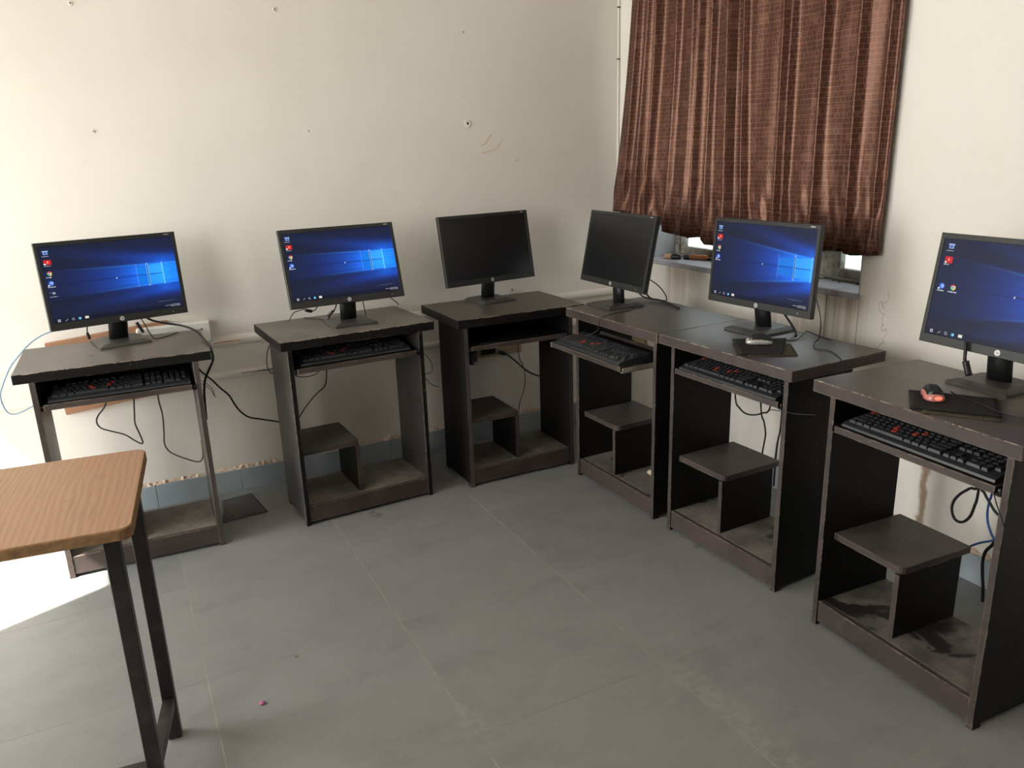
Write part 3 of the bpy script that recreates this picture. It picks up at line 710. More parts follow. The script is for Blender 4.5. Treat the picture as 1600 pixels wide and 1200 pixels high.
    for q in range(4): rect(u0 + .045 + q * .004, u0 + .049 + q * .004, .020 + q * .006, .027 + q * .006, (190, 190, 195))
    disc(u0 + .100, .034, .017, (170, 172, 180), .011)
    disc(u0 + .148, .034, .019, (60, 150, 190)); disc(u0 + .150, .034, .008, (190, 225, 240))
    rect(u0 + .185, u0 + .212, .020, .050, (225, 222, 205))
    dashes(.855, .036, 4, (190, 190, 195), .008); dashes(.90, .022, 5, (205, 205, 210), .007); dashes(.90, .042, 5, (205, 205, 210), .007)
    m = (np.abs(np.hypot((U - .968) * A, V - .034) - .014) < .004); img[m] = lin((150, 150, 155))
    dashes(.80, .105, 14, (110, 115, 135), .007)
    # pointer
    rect(.515, .522, .492, .512, (230, 230, 235))
    return np.clip(img, 0, 1.05)
def screen_mesh(icons, PANE=(.68, .765, .885), DIV=.03):
    x0, x1, z0, z1 = -MW / 2 + BS, MW / 2 - BS, BB, MH - BT
    gx = np.linspace(x0, x1, NX + 1); gz = np.linspace(z0, z1, NY + 1)
    X, Z = np.meshgrid(gx, gz); v = np.stack([X, np.full_like(X, .0012), Z], -1).reshape(-1, 3)
    idx = np.arange((NX + 1) * (NY + 1)).reshape(NY + 1, NX + 1)
    f = np.stack([idx[:-1, :-1], idx[:-1, 1:], idx[1:, 1:], idx[1:, :-1]], -1).reshape(-1, 4)
    me = bpy.data.meshes.new('display'); me.vertices.add(len(v)); me.vertices.foreach_set('co', v.astype(np.float32).ravel())
    me.loops.add(f.size); me.loops.foreach_set('vertex_index', f.astype(np.int32).ravel()); me.polygons.add(len(f)); me.polygons.foreach_set('loop_start', np.arange(0, f.size, 4, dtype=np.int32))
    me.update(calc_edges=True); me.validate()
    at = me.attributes.new('picture', 'FLOAT_COLOR', 'CORNER'); c = wallpaper(icons, PANE, DIV).reshape(-1, 3); c = np.concatenate([c, np.ones((len(c), 1))], 1)
    at.data.foreach_set('color', np.repeat(c, 4, axis=0).astype(np.float32).ravel()); me.materials.append(LIT); return me
IC4 = [('bin', .045, .925), ('red', .047, .80), ('wheel', .045, .655), ('globe', .043, .53)]
SC_A = screen_mesh(IC4 + [('file', .043, .40)]); SC_B = screen_mesh(IC4); SC_D = screen_mesh(IC4, (.675, .83, .985), .12); SC_C = screen_mesh([('bin', .055, .925), ('red', .055, .785), ('globe', .048, .51), ('wheel', .125, .51)], (.675, .83, .985), .12)
def monitor_meshes():
    out = {}
    # bezel ring with a bevelled outer edge, open in the middle
    bm = bmesh.new()
    def rect(x0, x1, z0, z1, y): return [bm.verts.new(p) for p in ((x0, y, z0), (x1, y, z0), (x1, y, z1), (x0, y, z1))]
    w2 = MW / 2; i0 = rect(-w2 + BS, w2 - BS, BB, MH - BT, .0022); i1 = rect(-w2 + BS - .0008, w2 - BS + .0008, BB - .0008, MH - BT + .0008, 0); o1 = rect(-w2 + .0015, w2 - .0015, .0015, MH - .0015, 0); o2 = rect(-w2, w2, 0, MH, .0018); o3 = rect(-w2, w2, 0, MH, .018)
    for A_, B_ in ((i0, i1), (i1, o1), (o1, o2), (o2, o3)):
        for k in range(4): bm.faces.new((A_[k], A_[(k + 1) % 4], B_[(k + 1) % 4], B_[k]))
    bmesh.ops.recalc_face_normals(bm, faces=bm.faces); out['bezel'] = mesh(bm, PLAST)
    rings = []
    for (ins, y) in ((0, .018), (.006, .026), (.035, .038), (.085, .048), (.10, .050)):
        rings.append([(-w2 + ins, y, ins * .9), (w2 - ins, y, ins * .9), (w2 - ins, y, MH - ins * .9), (-w2 + ins, y, MH - ins * .9)])
    out['rear_shell'] = loft(rings, PLAST_D, False)
    bm = bmesh.new(); bmesh.ops.create_cone(bm, cap_ends=True, segments=24, radius1=.0078, radius2=.0078, depth=.0012, matrix=Matrix.Translation((0, -.0004, BB * .5)) @ Matrix.Rotation(math.pi / 2, 4, 'X')); out['emblem'] = mesh(bm, LOGO)
    bm = bmesh.new()                                   # slanted letters h and p
    def bar(x0, z0, x1, z1, t=.0011):
        for (a, b, c, d) in ((x0, z0, x1, z1),):
            vs = [bm.verts.new(p) for p in ((a - t / 2, -.0012, b), (a + t / 2, -.0012, b), (c + t / 2, -.0012, d), (c - t / 2, -.0012, d))]; bm.faces.new(vs)
    zc = BB * .5; s = .0012
    bar(-.0038, zc - .0026, -.0016, zc + .0052); bar(-.0008, zc - .0026, -.0002, zc + .0010); bar(-.0024, zc + .0014, -.0008, zc + .0014, .0011)
    bar(.0004, zc - .0052, .0026, zc + .0026); bar(.0030, zc - .0016, .0038, zc + .0018)
    for zz, xa, xb in ((zc + .0014, -.0030, -.0002), (zc + .0022, .0022, .0042), (zc - .0022, .0012, .0034)):
        bm.faces.new([bm.verts.new(p) for p in ((xa, -.0012, zz - .0005), (xb, -.0012, zz - .0005), (xb, -.0012, zz + .0006), (xa, -.0012, zz + .0006))])
    bmesh.ops.recalc_face_normals(bm, faces=bm.faces); out['emblem_letters'] = mesh(bm, LOGO_D)
    bm = bmesh.new()
    for k, (xa, wd) in enumerate(((0, .003), (.0038, .002), (.0066, .003), (.0104, .0026), (.0138, .003))): abox(bm, w2 - .040 + xa, w2 - .040 + xa + wd, -.0003, .0001, MH - BT * .62, MH - BT * .62 + .0032)
    out['model_mark'] = mesh(bm, LOGO)
    bm = bmesh.new(); abox(bm, w2 - .055, w2 - .052, -.0004, .0001, BB * .42, BB * .42 + .003); out['power_light'] = mesh(bm, LOGO)
    return out
MM = monitor_meshes()
MON = [(-2.3456, -.2585, .8456, .2041, .0869, (-2.3659, -.1600), True), (-1.5316, -.3754, .8422, .0478, .2844, (-1.5221, -.3063), True), (-.8443, -.2546, .8356, .1312, .1803, (-.8393, -.1959), False),
       (-.5106, -.6863, .8402, -1.5716, .199, (-.4624, -.6676), False), (-.3613, -1.3762, .8379, -1.5056, .0696, (-.3041, -1.3512), True), (-.3415, -2.2263, .844, -1.6117, .1455, (-.2839, -2.2006), True)]
MLAB = ['lit monitor showing a blue desktop on the desk behind the wooden table', 'lit monitor showing a blue desktop on the second desk along the back wall', 'switched-off black monitor on the back corner desk, nothing behind it but wall', 'switched-off black monitor beside the left curtain, facing the left side of the room',
        'lit monitor showing a blue desktop in front of the window, above the silver mouse', 'lit monitor cut off by the right edge, showing a blue desktop above the red-lit mouse']
SCR = [SC_A, SC_B, None, None, SC_D, SC_C]
BD = [.190, .190, .185, .195, .190, .165]
mon_root = []
for i, (px, py, pz, yaw, tilt, (bx, by), on) in enumerate(MON):
    h = DESKS[i][9]
    r = thing('monitor', MLAB[i], 'monitor', (bx, by, h), yaw, 'computer monitors'); mon_root.append(r)
    c, s = math.cos(yaw), math.sin(yaw); ex, ey = px - bx, py - by; lx, ly = c * ex + s * ey, -s * ex + c * ey; lz = pz - h
    bw, bd = .0875, BD[i] / 2; ch = .022
    rings = []
    for (ins, z) in ((0, 0), (0, .007), (.004, .009), (.022, .0155)):
        w_, d_ = bw - ins, bd - ins
        rings.append([(-w_, -d_, z), (w_, -d_, z), (w_, d_ - ch, z), (w_ - ch, d_, z), (-w_ + ch, d_, z), (-w_, d_ - ch, z)])
    link('base', loft(rings, BASEM, False), r)
    # neck: a rounded column leaning back to the panel
    rings = []; yk = ly + .030
    for t in (0, .35, .7, 1):
        z = .013 + t * (lz + .075 - .013); yy = (.012 * (1 - t) + (ly + .040 + math.sin(tilt) * .07) * t) if i != 1 else (.010 * (1 - t) + (ly + .045 + math.sin(tilt) * .07) * t)
        rings.append([(.034 * math.cos(a), yy + .020 * math.sin(a) * (1 if math.sin(a) < 0 else .8), z) for a in [2 * math.pi * k / 16 for k in range(16)]])
    link('neck', loft(rings, PLAST_D), r)
    scr = link('screen_housing', MM['bezel'], r, (lx, ly, lz), (-tilt, 0, 0))
    for nm in ('rear_shell', 'emblem', 'model_mark', 'power_light', 'emblem_letters'): link(nm, MM[nm], scr)
    if on: link('display', SCR[i], scr)
    else:
        bm = bmesh.new(); w2 = MW / 2
        bm.faces.new([bm.verts.new(p) for p in ((-w2 + BS, .0012, BB), (w2 - BS, .0012, BB), (w2 - BS, .0012, MH - BT), (-w2 + BS, .0012, MH - BT))]); link('display', mesh(bm, OFF), scr)

# ------------------------------------------------------------------ mice and mats
def mouse(label, loc, rz, shell, top, lit=False):
    r = thing('computer_mouse', label, 'mouse', loc, rz)
    L, Wd, Hh = .086, .050, .031
    def ring(t, k=1.0, zk=1.0, zb=.0):
        y = -L / 2 + L * t; wv = Wd / 2 * (1 - abs(2 * t - .95) ** 3.2 * .45) * k * (1 - .10 * math.exp(-((t - .55) / .18) ** 2)); hv = Hh * (.55 + .47 * math.sin(math.pi * min(1, max(0, t * .92 + .06))) ** 1.0) * zk
        return [(wv * math.copysign(abs(math.cos(a)) ** .75, math.cos(a)), y, zb + (hv * (math.sin(a) ** .8 if math.sin(a) > 0 else 0))) for a in [math.pi * q / 12 for q in range(13)]]
    ts = [.0, .02, .08, .18, .32, .48, .64, .8, .92, .98, 1.0]
    rings = [ring(t, (.45 if t in (0, 1.0) else .82 if t in (.02, .98) else 1), (.35 if t in (0, 1.0) else   .60 if t in (.02, .98) else .70), .004) for t in ts]
    link('lower_shell', loft(rings, shell), r)
    bm = bmesh.new(); pr = [(Wd / 2 * .92 * math.cos(a) * (1 - .1 * abs(math.sin(a))), L / 2 * .95 * math.sin(a)) for a in [2 * math.pi * k / 20 for k in range(20)]]; prism(bm, pr, .0, .006); link('sole', mesh(bm, PLAST_D), r)
    rings = [[(p[0] * .86, p[1], p[2] + .0016) for p in ring(t, (.5 if t in (.10, .97) else 1), (.90 if t in (.10, .97) else 1.0), .004)] for t in (.10, .14, .25, .4, .55, .7, .85, .94, .97)]
    link('top_cover', loft(rings, top), r)
    bm = bmesh.new(); bmesh.ops.create_cone(bm, cap_ends=True, segments=16, radius1=.009, radius2=.009, depth=.006, matrix=Matrix.Translation((0, L / 2 - .024, .0235)) @ Matrix.Rotation(math.pi / 2, 4, 'Y')); link('scroll_wheel', mesh(bm, PLAST_D), r)
    if lit:
        bm = bmesh.new(); bmesh.ops.create_uvsphere(bm, u_segments=14, v_segments=8, radius=1, matrix=Matrix.Translation((.003, -L / 2 + .006, .011)) @ Matrix.Diagonal((.012, .0075, .0065, 1)))
        n = NT('red_glow'); n.b.inputs['Emission Color'].default_value = (1, .09, .05, 1); n.b.inputs['Emission Strength'].default_value = 3.2
        link('tail_light', mesh(bm, n.fin((.5, .02, .015), .3)), r)
    return r
REDSHELL = NT('red_clear_shell'); REDSHELL.b.inputs['Emission Color'].default_value = (.8, .05, .03, 1); REDSHELL.b.inputs['Emission Strength'].default_value = .06
REDSHELL = REDSHELL.fin(REDSHELL.mix(REDSHELL.noise(REDSHELL.co(), 40), (.42, .14, .12), (.55, .24, .20)), .22, .6)
def mat_sheet(name, label, cat, pts, z, m, lift=.0015, th=.003, bend=0, seed=1):
    """a thin limp sheet: corner order front-left, front-right, back-right, back-left (world x, y)"""
    rg = random.Random(seed); N = 14; v = []; f = []
    a, b, c, d = [Vector(p) for p in pts]; ph = rg.uniform(0, 6)
    for side in (0, 1):
        for j in range(N + 1):
            for i in range(N + 1):
                s, t = i / N, j / N; p = (a * (1 - s) + b * s) * (1 - t) + (d * (1 - s) + c * s) * t
                zz = z + lift + bend * (math.sin(3.0 * s + ph) ** 2 * .5 + .5 * math.sin(4.2 * t + ph * 2) ** 2) + (th if side else 0)
                v.append((p.x, p.y, zz))
    n1 = (N + 1) ** 2; q = lambda i, j: j * (N + 1) + i
    for j in range(N):
        for i in range(N):
            f.append((n1 + q(i, j), n1 + q(i + 1, j), n1 + q(i + 1, j + 1), n1 + q(i, j + 1))); f.append((q(i, j), q(i, j + 1), q(i + 1, j + 1), q(i + 1, j)))
    rim = [q(i, 0) for i in range(N)] + [q(N, j) for j in range(N)] + [q(i, N) for i in range(N, 0, -1)] + [q(0, j) for j in range(N, 0, -1)]
    for k in range(len(rim)): x, y = rim[k], rim[(k + 1) % len(rim)]; f.append((x, y, n1 + y, n1 + x))
    return tag(link(name, pyd(v, f, m, True)), label, cat)
P2 = lambda i, x, y: D2W(i, x, y, 0)[:2]
h5, h6 = DESKS[4][9], DESKS[5][9]
mat_sheet('mouse_mat', 'curled olive-brown mat lying under the edge of the black mat with the silver mouse', 'mouse mat', [P2(4, .415, .022), P2(4, .500, .150), P2(4, .384, .245), P2(4, .305, .175)], h5, PADO, .0004, .0024, .002, 2)
mat_sheet('mouse_mat', 'black mouse mat under the silver mouse', 'mouse mat', [P2(4, .395, .006), P2(4, .470, .115), P2(4, .335, .278), P2(4, .236, .125)], h5, PAD, .0056, .0026, .0012, 3)
mat_sheet('mouse_mat', 'brown-black mat layer lying lowest under the red-lit mouse', 'mouse mat', [P2(5, .350, -.008 + .012), P2(5, .484, .104), P2(5, .385, .246), P2(5, .255, .13)], h6, PADO, .0004, .0022, .0016, 4)
mat_sheet('mouse_mat', 'thin black mouse mat directly under the red-lit mouse', 'mouse mat', [P2(5, .318, .002), P2(5, .470, .125), P2(5, .375, .240), P2(5, .216, .118)], h6, PAD, .0048, .0022, .0014, 5)
mouse('silver and black computer mouse on the mat before the window monitor', (*P2(4, .345, .140), h5 + .0095), DESKS[4][2] - 1.05 + .3, GREYM, PLAST_D)
mouse('black and clear computer mouse glowing red on the nearest right desk', (*P2(5, .297, .104), h6 + .0086), -.72, REDSHELL, PLAST_D, True)

# ------------------------------------------------------------------ cables
def cable(label, pts, r=.0028, m=CABLE, plug=None, name='cable', extra=None):
    o = tag(link(name, tube(pts, r, m)), label, 'cable')
    if extra:
        for e_, rr in extra: link('strand', tube(e_, rr, m), o)
    if plug:
        for (p, q, rr) in plug:
            p, q = Vector(p), Vector(q); link('plug', tube([p, p.lerp(q, .5), q], rr, PLAST_D, 8, 3), o)
    return o
cable('pale blue network cable arching off the left end of the leftmost desk', [(-2.436, -.13, .829), (-2.522, -.13, .825), (-2.590, -.13, .815), (-2.629, -.13, .801), (-2.663, -.13, .779), (-2.700, -.13, .744), (-2.738, -.13, .701), (-2.774, -.13, .635), (-2.786, -.13, .595), (-2.777, -.13, .542), (-2.750, -.13, .527), (-2.702, -.13, .543), (-2.672, -.13, .56)], .0028, CABLELB)
cable('thick black cable curving over the right end of the leftmost desk', [(-2.266, -.200, .842), (-2.242, -.200, .826), (-2.195, -.200, .809), (-2.144, -.200, .794), (-2.106, -.260, .781), (-2.086, -.330, .760), (-2.082, -.420, .758), (-2.079, -.466, .752), (-2.077, -.470, .712), (-2.092, -.452, .674), (-2.110, -.445, .638), (-2.118, -.44, .605), (-2.122, -.43, .56), (-2.126, -.42, .475)], .0042)
cable('black cable hanging between the first and second desks at the back wall', [(-2.117, -.16, .626), (-2.098, -.16, .594), (-2.066, -.16, .557), (-2.035, -.16, .514), (-2.007, -.16, .479), (-1.988, -.16, .432), (-1.967, -.16, .398), (-1.940, -.16, .373), (-1.902, -.16, .359), (-1.829, -.16, .333), (-1.79, -.16, .32)], .0038)
cable('thin twisted wire end sticking out right of the leftmost desk', [(-2.119, -.3, .598), (-2.099, -.3, .581), (-2.079, -.3, .554), (-2.075, -.3, .528), (-2.070, -.3, .519)], .0014, CABLEG, extra=[([(-2.119, -.3, .585), (-2.102, -.298, .571), (-2.084, -.298, .55), (-2.076, -.3, .526)], .0014)])
cable('grey cable hanging in a loose loop under the leftmost desk', [(-2.438, -.2, .60), (-2.453, -.2, .531), (-2.485, -.2, .491), (-2.493, -.2, .467), (-2.482, -.2, .442), (-2.448, -.2, .422), (-2.407, -.2, .401), (-2.378, -.2, .372), (-2.356, -.2, .354), (-2.350, -.2, .361), (-2.356, -.2, .394), (-2.365, -.2, .438), (-2.361, -.2, .481), (-2.347, -.2, .60)], .0030, CABLEG)
cable('grey cable sagging to the right panel under the leftmost desk', [(-2.269, -.2, .60), (-2.270, -.2, .517), (-2.265, -.2, .456), (-2.270, -.2, .385), (-2.275, -.2, .338), (-2.265, -.2, .306), (-2.241, -.2, .282), (-2.197, -.2, .253), (-2.168, -.2, .238), (-2.152, -.2, .239), (-2.141, -.19, .261), (-2.137, -.16, .313)], .0030, CABLEG)
cable('short black monitor lead with a plug, left of the first monitor stand', [(-2.462, -.15, .845), (-2.468, -.15, .815), (-2.470, -.15, .80)], .0022, CABLE, [((-2.470, -.15, .80), (-2.466, -.15, .776), .0055)])
cable('thin black lead right of the first monitor stand', [(-2.285, -.2, .846), (-2.270, -.2, .805), (-2.260, -.2, .777), (-2.245, -.2, .757), (-2.20, -.17, .756), (-2.16, -.12, .756)], .0020, CABLE, [((-2.300, -.19, .825), (-2.283, -.19, .785), .006)])
cable('video cable with grey plug looping behind the second monitor, left side', [(-1.761, -.28, .775), (-1.739, -.28, .806), (-1.720, -.28, .814), (-1.690, -.28, .818), (-1.665, -.28, .807), (-1.646, -.28, .815), (-1.629, -.28, .845)], .0028, CABLEG, [((-1.690, -.28, .814), (-1.664, -.28, .806), .0065)])
cable('black lead lying behind the second monitor stand', [(-1.664, -.118, .752), (-1.62, -.18, .752), (-1.60, -.24, .756), (-1.585, -.27, .785), (-1.57, -.28, .806), (-1.555, -.28, .845)], .0026, CABLE, [((-1.597, -.262, .775), (-1.578, -.278, .797), .006)])
cable('short thin lead right of the second monitor stand', [(-1.448, -.25, .845), (-1.442, -.25, .803), (-1.436, -.25, .75)], .002, CABLE)
cable('thin lead dropping behind the right end of the second desk', [(-1.345, -.2, .845), (-1.302, -.19, .806), (-1.267, -.17, .775), (-1.24, -.09, .752)], .002, CABLE)
cable('thin black cable bulging left of the second desk panel', [(-1.815, -.2, .70), (-1.838, -.2, .659), (-1.848, -.2, .621), (-1.850, -.2, .580), (-1.837, -.2, .557), (-1.812, -.2, .545)], .0020, CABLE)
cable('thin cable sagging under the tray of the second desk', [(-1.775, -.30, .565), (-1.756, -.3, .554), (-1.715, -.3, .546), (-1.670, -.3, .557), (-1.640, -.3, .60)], .0018, CABLE)
cable('black cable hanging behind the low shelf of the second desk', [(-1.606, -.2, .60), (-1.616, -.2, .497), (-1.630, -.2, .462), (-1.663, -.2, .439), (-1.702, -.2, .403), (-1.739, -.2, .359), (-1.775, -.2, .30)], .0026, CABLE)
cable('thin wire loop between the second and third desks', [(-1.215, -.2, .565), (-1.165, -.2, .534), (-1.140, -.2, .495), (-1.139, -.2, .462), (-1.155, -.2, .449), (-1.200, -.2, .451)], .0016, CABLE)
cable('thin wire sagging low between the second and third desks', [(-1.215, -.2, .475), (-1.167, -.2, .421), (-1.144, -.2, .393), (-1.112, -.2, .378)], .0018, CABLE)
cable('thick black cable curving right behind the third desk', [(-.716, -.06, .452), (-.692, -.06, .438), (-.647, -.06, .399), (-.595, -.06, .348), (-.552, -.06, .318), (-.505, -.06, .298), (-.43, -.06, .28)], .0042, CABLE, [((-.735, -.05, .455), (-.700, -.06, .443), .010)])
cable('thin grey cable bowing down behind the third desk', [(-.680, -.15, .60), (-.671, -.15, .448), (-.652, -.15, .400), (-.643, -.15, .350), (-.644, -.15, .302), (-.657, -.15, .255), (-.676, -.15, .209), (-.698, -.15, .10)], .0022, CABLEG)
cable('thin cable lying on the empty tray of the third desk', [D2W(2, .11, .10, .6285), D2W(2, .115, .05, .6285), D2W(2, .14, .02, .6285), D2W(2, .19, .012, .6285), D2W(2, .215, .006, .629)], .0014, CABLE)
h4 = DESKS[3][9]
cable('thin black keyboard cable crossing from the dark corner monitor over the desk edge', [(-.375, -.735, h4 + .003), (-.42, -.757, h4 + .003), (-.500, -.799, h4 + .003), (-.571, -.811, h4 + .003), (-.630, -.831, h4 + .003), (-.662, -.852, h4 + .002), (-.672, -.855, h4 - .012), (-.668, -.835, .70), (-.70, -.80, .676), (-.73, -.775, .672)], .0018, CABLE)
cable('thick black cable bundle behind the dark corner monitor', [(-.34, -.62, .85), (-.30, -.63, .80), (-.282, -.66, .762), (-.274, -.714, .760), (-.285, -.80, .757), (-.31, -.895, .756)], .004, CABLE, extra=[([(-.345, -.60, .85), (-.31, -.60, .79), (-.295, -.64, .762), (-.267, -.705, .758), (-.255, -.74, .757)], .003), ([(-.33, -.70, .86), (-.27, -.70, .82), (-.24, -.71, .78), (-.245, -.73, .757)], .0025)])
cable('thin mouse cable curling beside the window monitor stand', [D2W(4, .352, .20, h5 + .018), (-.386, -1.513, h5 + .004), (-.357, -1.528, h5 + .003), (-.321, -1.536, h5 + .003), (-.270, -1.517, h5 + .012), (-.235, -1.495, h5 + .012), (-.225, -1.51, h5 + .008), (-.226, -1.55, h5 + .003), (-.236, -1.60, h5 + .003)], .0019, CABLE)
cable('thin black cable dropping from the window monitor and over the desk end', [(-.33, -1.60, .93), (-.335, -1.63, .88), (-.33, -1.64, .83), (-.30, -1.61, .77), (-.304, -1.598, h5 + .003), (-.359, -1.645, h5 + .003), (-.365, -1.672, h5 + .003), (-.353, -1.700, h5 + .003), (-.376, -1.754, h5 + .003), (-.410, -1.802, h5 + .002), (-.415, -1.816, h5 - .008), (-.415, -1.818, .70), (-.415, -1.818, .60)], .0018, CABLE)
cable('blue-black video cable behind the window monitor stand', [(-.30, -1.42, .86), (-.285, -1.44, .82), (-.27, -1.46, .785), (-.262, -1.475, h5 + .006), (-.285, -1.495, h5 + .004)], .0042, CABLE, [((-.318, -1.405, .87), (-.292, -1.435, .828), .009)])
cable('black cable loop hanging under the tray of the window desk', [(-.2, -1.105, .60), (-.2, -1.127, .415), (-.2, -1.151, .381), (-.2, -1.189, .367), (-.2, -1.234, .374), (-.2, -1.281, .396), (-.2, -1.315, .427), (-.2, -1.345, .60)], .0034, CABLE)
cable('black cable running down behind the window desk', [(-.2, -1.25, .60), (-.2, -1.270, .406), (-.2, -1.290, .360), (-.2, -1.301, .316), (-.2, -1.297, .277), (-.2, -1.291, .227), (-.2, -1.292, .10)], .0034, CABLE)
cable('black cable close beside the right panel of the window desk', [(-.2, -1.38, .60), (-.2, -1.377, .424), (-.2, -1.374, .354), (-.2, -1.365, .300), (-.2, -1.361, .238), (-.2, -1.36, .12)], .0040, CABLE)
cable('thin wire drooping between the window desk and the nearest desk', [D2W(4, .545, -.006, .612), (-.655, -1.765, .628), (-.648, -1.80, .632), (-.635, -1.855, .636), (-.62, -1.905, .645)], .0014, CABLE)
cable('black monitor lead with a thick plug left of the nearest monitor stand', [(-.345, -2.143, .87), (-.35, -2.148, .827), (-.35, -2.152, .815)], .0045, CABLE, [((-.35, -2.151, .82), (-.35, -2.166, .782), .0085)])
cable('thin black mouse cable crossing the mat on the nearest desk', [D2W(5, .302, .165, h6 + .018), D2W(5, .325, .168, h6 + .011), D2W(5, .388, .159, h6 + .0095), D2W(5, .44, .145, h6 + .009), D2W(5, .475, .15, h6 + .005), D2W(5, .52, .17, h6 + .003)], .0018, CABLE)
cable('black cable loop hanging under the tray of the nearest desk', [(-.15, -2.125, .60), (-.15, -2.116, .405), (-.15, -2.091, .379), (-.15, -2.063, .349), (-.15, -2.046, .318), (-.15, -2.044, .287), (-.15, -2.058, .262), (-.15, -2.081, .262), (-.15, -2.102, .288), (-.15, -2.112, .330), (-.15, -2.117, .378), (-.15, -2.119, .60)], .0044, CABLE)
cable('black cable slanting to the right panel behind the nearest desk', [(-.15, -2.118, .60), (-.15, -2.123, .408), (-.15, -2.135, .381), (-.15, -2.154, .358), (-.15, -2.179, .333), (-.15, -2.23, .31)], .0040, CABLE)
cable('blue network cable hanging behind the nearest desk', [(-.12, -2.14, .60), (-.12, -2.140, .386), (-.12, -2.136, .349), (-.12, -2.135, .311), (-.12, -2.142, .276), (-.12, -2.157, .246), (-.12, -2.165, .231), (-.12, -2.128, .205), (-.12, -2.097, .178), (-.12, -2.069, .151), (-.12, -2.0, .10)], .0036, CABLEB)
cable('thick black cable reaching the floor behind the nearest desk', [(-.12, -2.20, .26), (-.1, -2.161, .221), (-.1, -2.152, .202), (-.1, -2.136, .173), (-.1, -2.132, .136), (-.1, -2.138, .090), (-.1, -2.145, .053), (-.1, -2.150, .006)], .0050, CABLE)
cable('thin wire hanging in front of the right panel of the nearest desk', [D2W(5, .560, -.006, .628), D2W(5, .575, -.008, .60), D2W(5, .588, -.006, .575), D2W(5, .592, .003, .55)], .0014, CABLE)

# ------------------------------------------------------------------ wall boards
swb = thing('switch_board', 'brown wooden switch board on the wall behind the leftmost monitor, with a white plate', 'switch board', (-2.35, -.001, .62), 0)
def wb_box(nm, m, x0, x1, yb, yf, z0, z1, rot, par):
    bm = bmesh.new(); abox(bm, x0, x1, yf, yb, z0, z1, .002); o = link(nm, mesh(bm, m), par, (0, 0, 0), (0, -rot, 0)); return o
wb_box('board', WOODB, -.262, .17, 0, -.022, -.135, .155, .085, swb)
sp = box('white_plate', WHITEP, .045, .322, -.046, -.0, .066, .152, swb, .006)
bm = bmesh.new(); bmesh.ops.create_cone(bm, cap_ends=True, segments=10, radius1=.004, radius2=.004, depth=.002, matrix=Matrix.Translation((.285, -.0468, .122)) @ Matrix.Rotation(math.pi / 2, 4, 'X')); link('screw', mesh(bm, DIRT), sp)
bm = bmesh.new(); abox(bm, .10, .16, -.0495, -.046, .092, .132, .002); link('switch', mesh(bm, WHITEP), sp)
sb2 = thing('switch_board', 'pale wooden board on the wall seen below the third desk tray', 'switch board', (-.77, -.001, .53), 0)
wb_box('board', WOODP, -.165, .18, 0, -.024, -.10, .09, .0, sb2)
bm = bmesh.new(); abox(bm, -.05, .03, -.04, -.024, -.085, -.02, .004); link('socket', mesh(bm, PLAST_D), sb2)
ad = thing('power_adapter', 'small black adapter block under the left end of the third desk tray', 'adapter', D2W(2, .083, .05, .54), 0)
box('block', PLAST_D, -.020, .012, -.018, .018, .0, .058, ad, .003); box('grey_face', CABLEG, -.006, .0125, -.0185, -.010, .002, .014, ad, .001)
bx3 = thing('socket_board', 'pale wooden socket board low on the wall behind the pulled-out keyboard tray', 'board', (-.001, -.13, .375), 0)
box('board', WOODP, -.022, 0, -.14, .10, -.0, .095, bx3, .002)
for k in range(2):
    bm = bmesh.new(); abox(bm, -.03, -.022, -.05 + .09 * k, -.01 + .09 * k, .03, .07, .003); link('socket', mesh(bm, PLAST_D), bx3)

# ------------------------------------------------------------------ classroom table in the foreground
A5 = math.radians(-6.3)
tb = thing('wooden_table', 'wooden classroom table with brown top and black steel legs in the left foreground', 'table', (-2.347, -1.456, 0), A5)
TL, TD, TZ = 1.22, .452, .75      # local x runs to the left (negative), y towards the viewer (negative)
r = .022
def rrect(x0, x1, ya, yb, r):
    p = []
    for cx, cy, a0 in ((x1 - r, yb - r, 0), (x0 + r, yb - r, 90), (x0 + r, ya + r, 180), (x1 - r, ya + r, 270)):
        for k in range(5): a = math.radians(a0 + k * 22.5); p.append((cx + r * math.cos(a), cy + r * math.sin(a)))
    return p
pts = rrect(-TL, 0, -TD, 0, r)
bm = bmesh.new()
lo = [bm.verts.new((x, y, TZ - .023)) for x, y in pts]; mi_ = [bm.verts.new((x, y, TZ - .0025)) for x, y in pts]
hi = [bm.verts.new((-TL / 2 + (x + TL / 2) * .9965, -TD / 2 + (y + TD / 2) * .9915, TZ)) for x, y in pts]
n = len(pts); bm.faces.new(hi); bm.faces.new(lo[::-1])
for k in range(n):
    f = bm.faces.new((lo[k], lo[(k + 1) % n], mi_[(k + 1) % n], mi_[k])); f.material_index = 1
    f = bm.faces.new((mi_[k], mi_[(k + 1) % n], hi[(k + 1) % n], hi[k])); f.material_index = 1
me = mesh(bm, TEAK); me.materials.append(TEAK_EDGE); link('table_top', me, tb)
LT = .031
ix, ya_, yb_ = -.023, -.330, -.092
legs = [(ix - LT - .020, ya_), (ix - LT, yb_), (-TL + .03, ya_), (-TL + .03, yb_)]
for (lx, ly) in legs: box('leg', STEEL, lx, lx + LT, ly, ly + LT, 0, TZ - .076, tb, .0015)
fz0, fz1 = TZ - .076, TZ - .0235
for (ya) in (ya_, yb_): box('apron', STEEL, -TL + .03, ix - (.020 if ya == ya_ else 0), ya, ya + LT, fz0, fz1, tb, .0015)
def rail(nm, xn, xf, wd, z0, z1):
    bm = bmesh.new(); prism(bm, [(xn, ya_ + LT), (xn + wd, ya_ + LT), (xf + wd, yb_), (xf, yb_)], z0, z1); link(nm, mesh(bm, STEEL), tb)
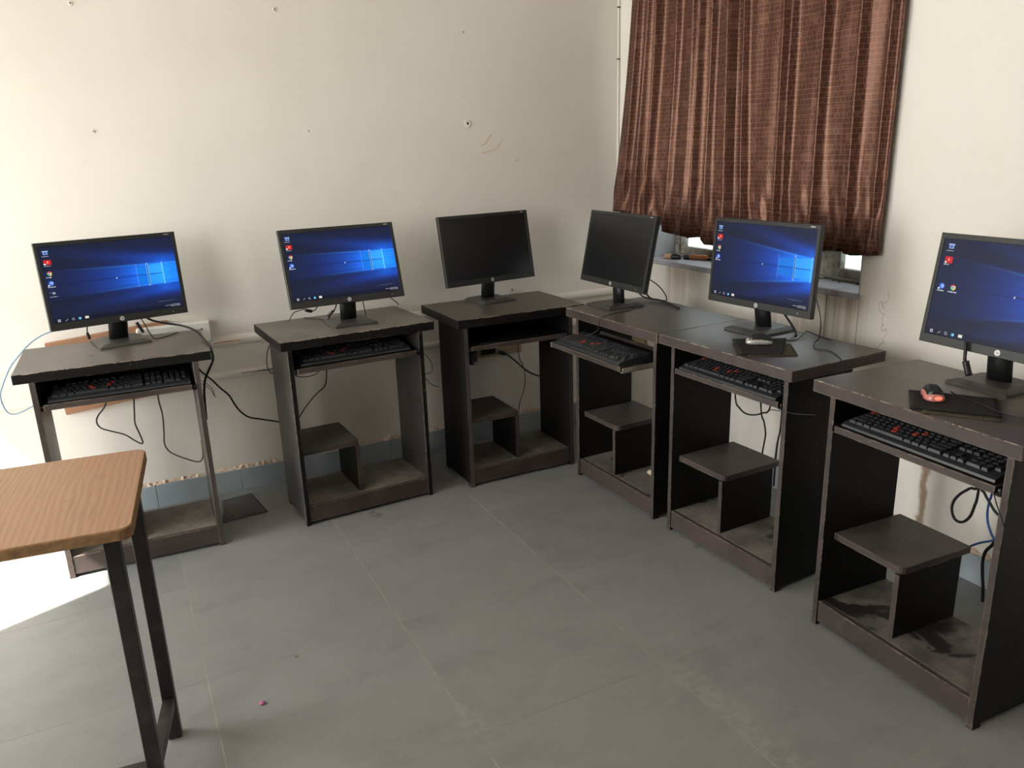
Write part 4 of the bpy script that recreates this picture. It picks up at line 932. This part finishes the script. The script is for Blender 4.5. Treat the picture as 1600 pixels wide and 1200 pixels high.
rail('apron', -TL + .03, -TL + .03, LT, fz0, fz1); rail('apron', ix - LT - .020, ix - LT, LT, fz0, fz1)
rail('stretcher', -TL + .033, -TL + .033, LT - .006, .094, .122); rail('stretcher', ix - LT - .017, ix - LT + .003, LT - .006, .094, .122)
box('stretcher', STEEL, -TL + .03 + LT, ix - LT - .020, ya_ + .002, ya_ + LT - .002, .094, .122, tb, .0015)

# ------------------------------------------------------------------ small things
mt = mat_sheet('floor_mat', 'flat dark grey rubber mat on the floor right of the leftmost desk', 'mat', [(-2.115, -.315), (-1.935, -.298), (-1.963, -.076), (-2.09, -.09)], 0, RUBMAT, .0003, .003, .0006, 9)
bm = bmesh.new(); bmesh.ops.create_icosphere(bm, subdivisions=2, radius=.013)
for v_ in bm.verts: v_.co *= random.uniform(.7, 1.25); v_.co.z *= .7
tag(link('paper_scrap', mesh(bm, PAPER), None, D2W(3, .375, .17, .089)), 'small crumpled yellowish paper scrap on the bottom board of the corner desk', 'paper')
bm = bmesh.new(); bmesh.ops.create_icosphere(bm, subdivisions=2, radius=.0085)
for v_ in bm.verts: v_.co *= random.uniform(.85, 1.1); v_.co.z *= .45
tag(link('pink_scrap', mesh(bm, PINK, True), None, (-2.176, -1.516, .0035)), 'tiny pink scrap lying on the grey stone floor', 'scrap')
zs = WINR[2] + .003
def tool(label, p, ang, parts):
    r = thing('hand_tool', label, 'tool', (*p, zs), ang)
    for (nm, m, a, b, rr) in parts: link(nm, tube([(a, 0, rr), ((a + b) / 2, 0, rr * 1.02), (b, 0, rr)], rr, m, 10, 3), r)
    return r
tool('small tan-ended tool with dark grip on the window sill by the switched-off monitor', (.055, -.375), -1.15, [('wooden_end', TAN, -.035, .0, .012), ('grip', PLAST_D, .0, .045, .0115)])
tool('orange-handled tool lying on the window sill left of the lit monitor', (.115, -.455), -1.15, [('ferrule', PLAST_D, -.045, -.012, .010), ('handle', ORANGE, -.012, .075, .0125), ('jaw', STEEL, .075, .125, .006)])
bpy.context.view_layer.update()
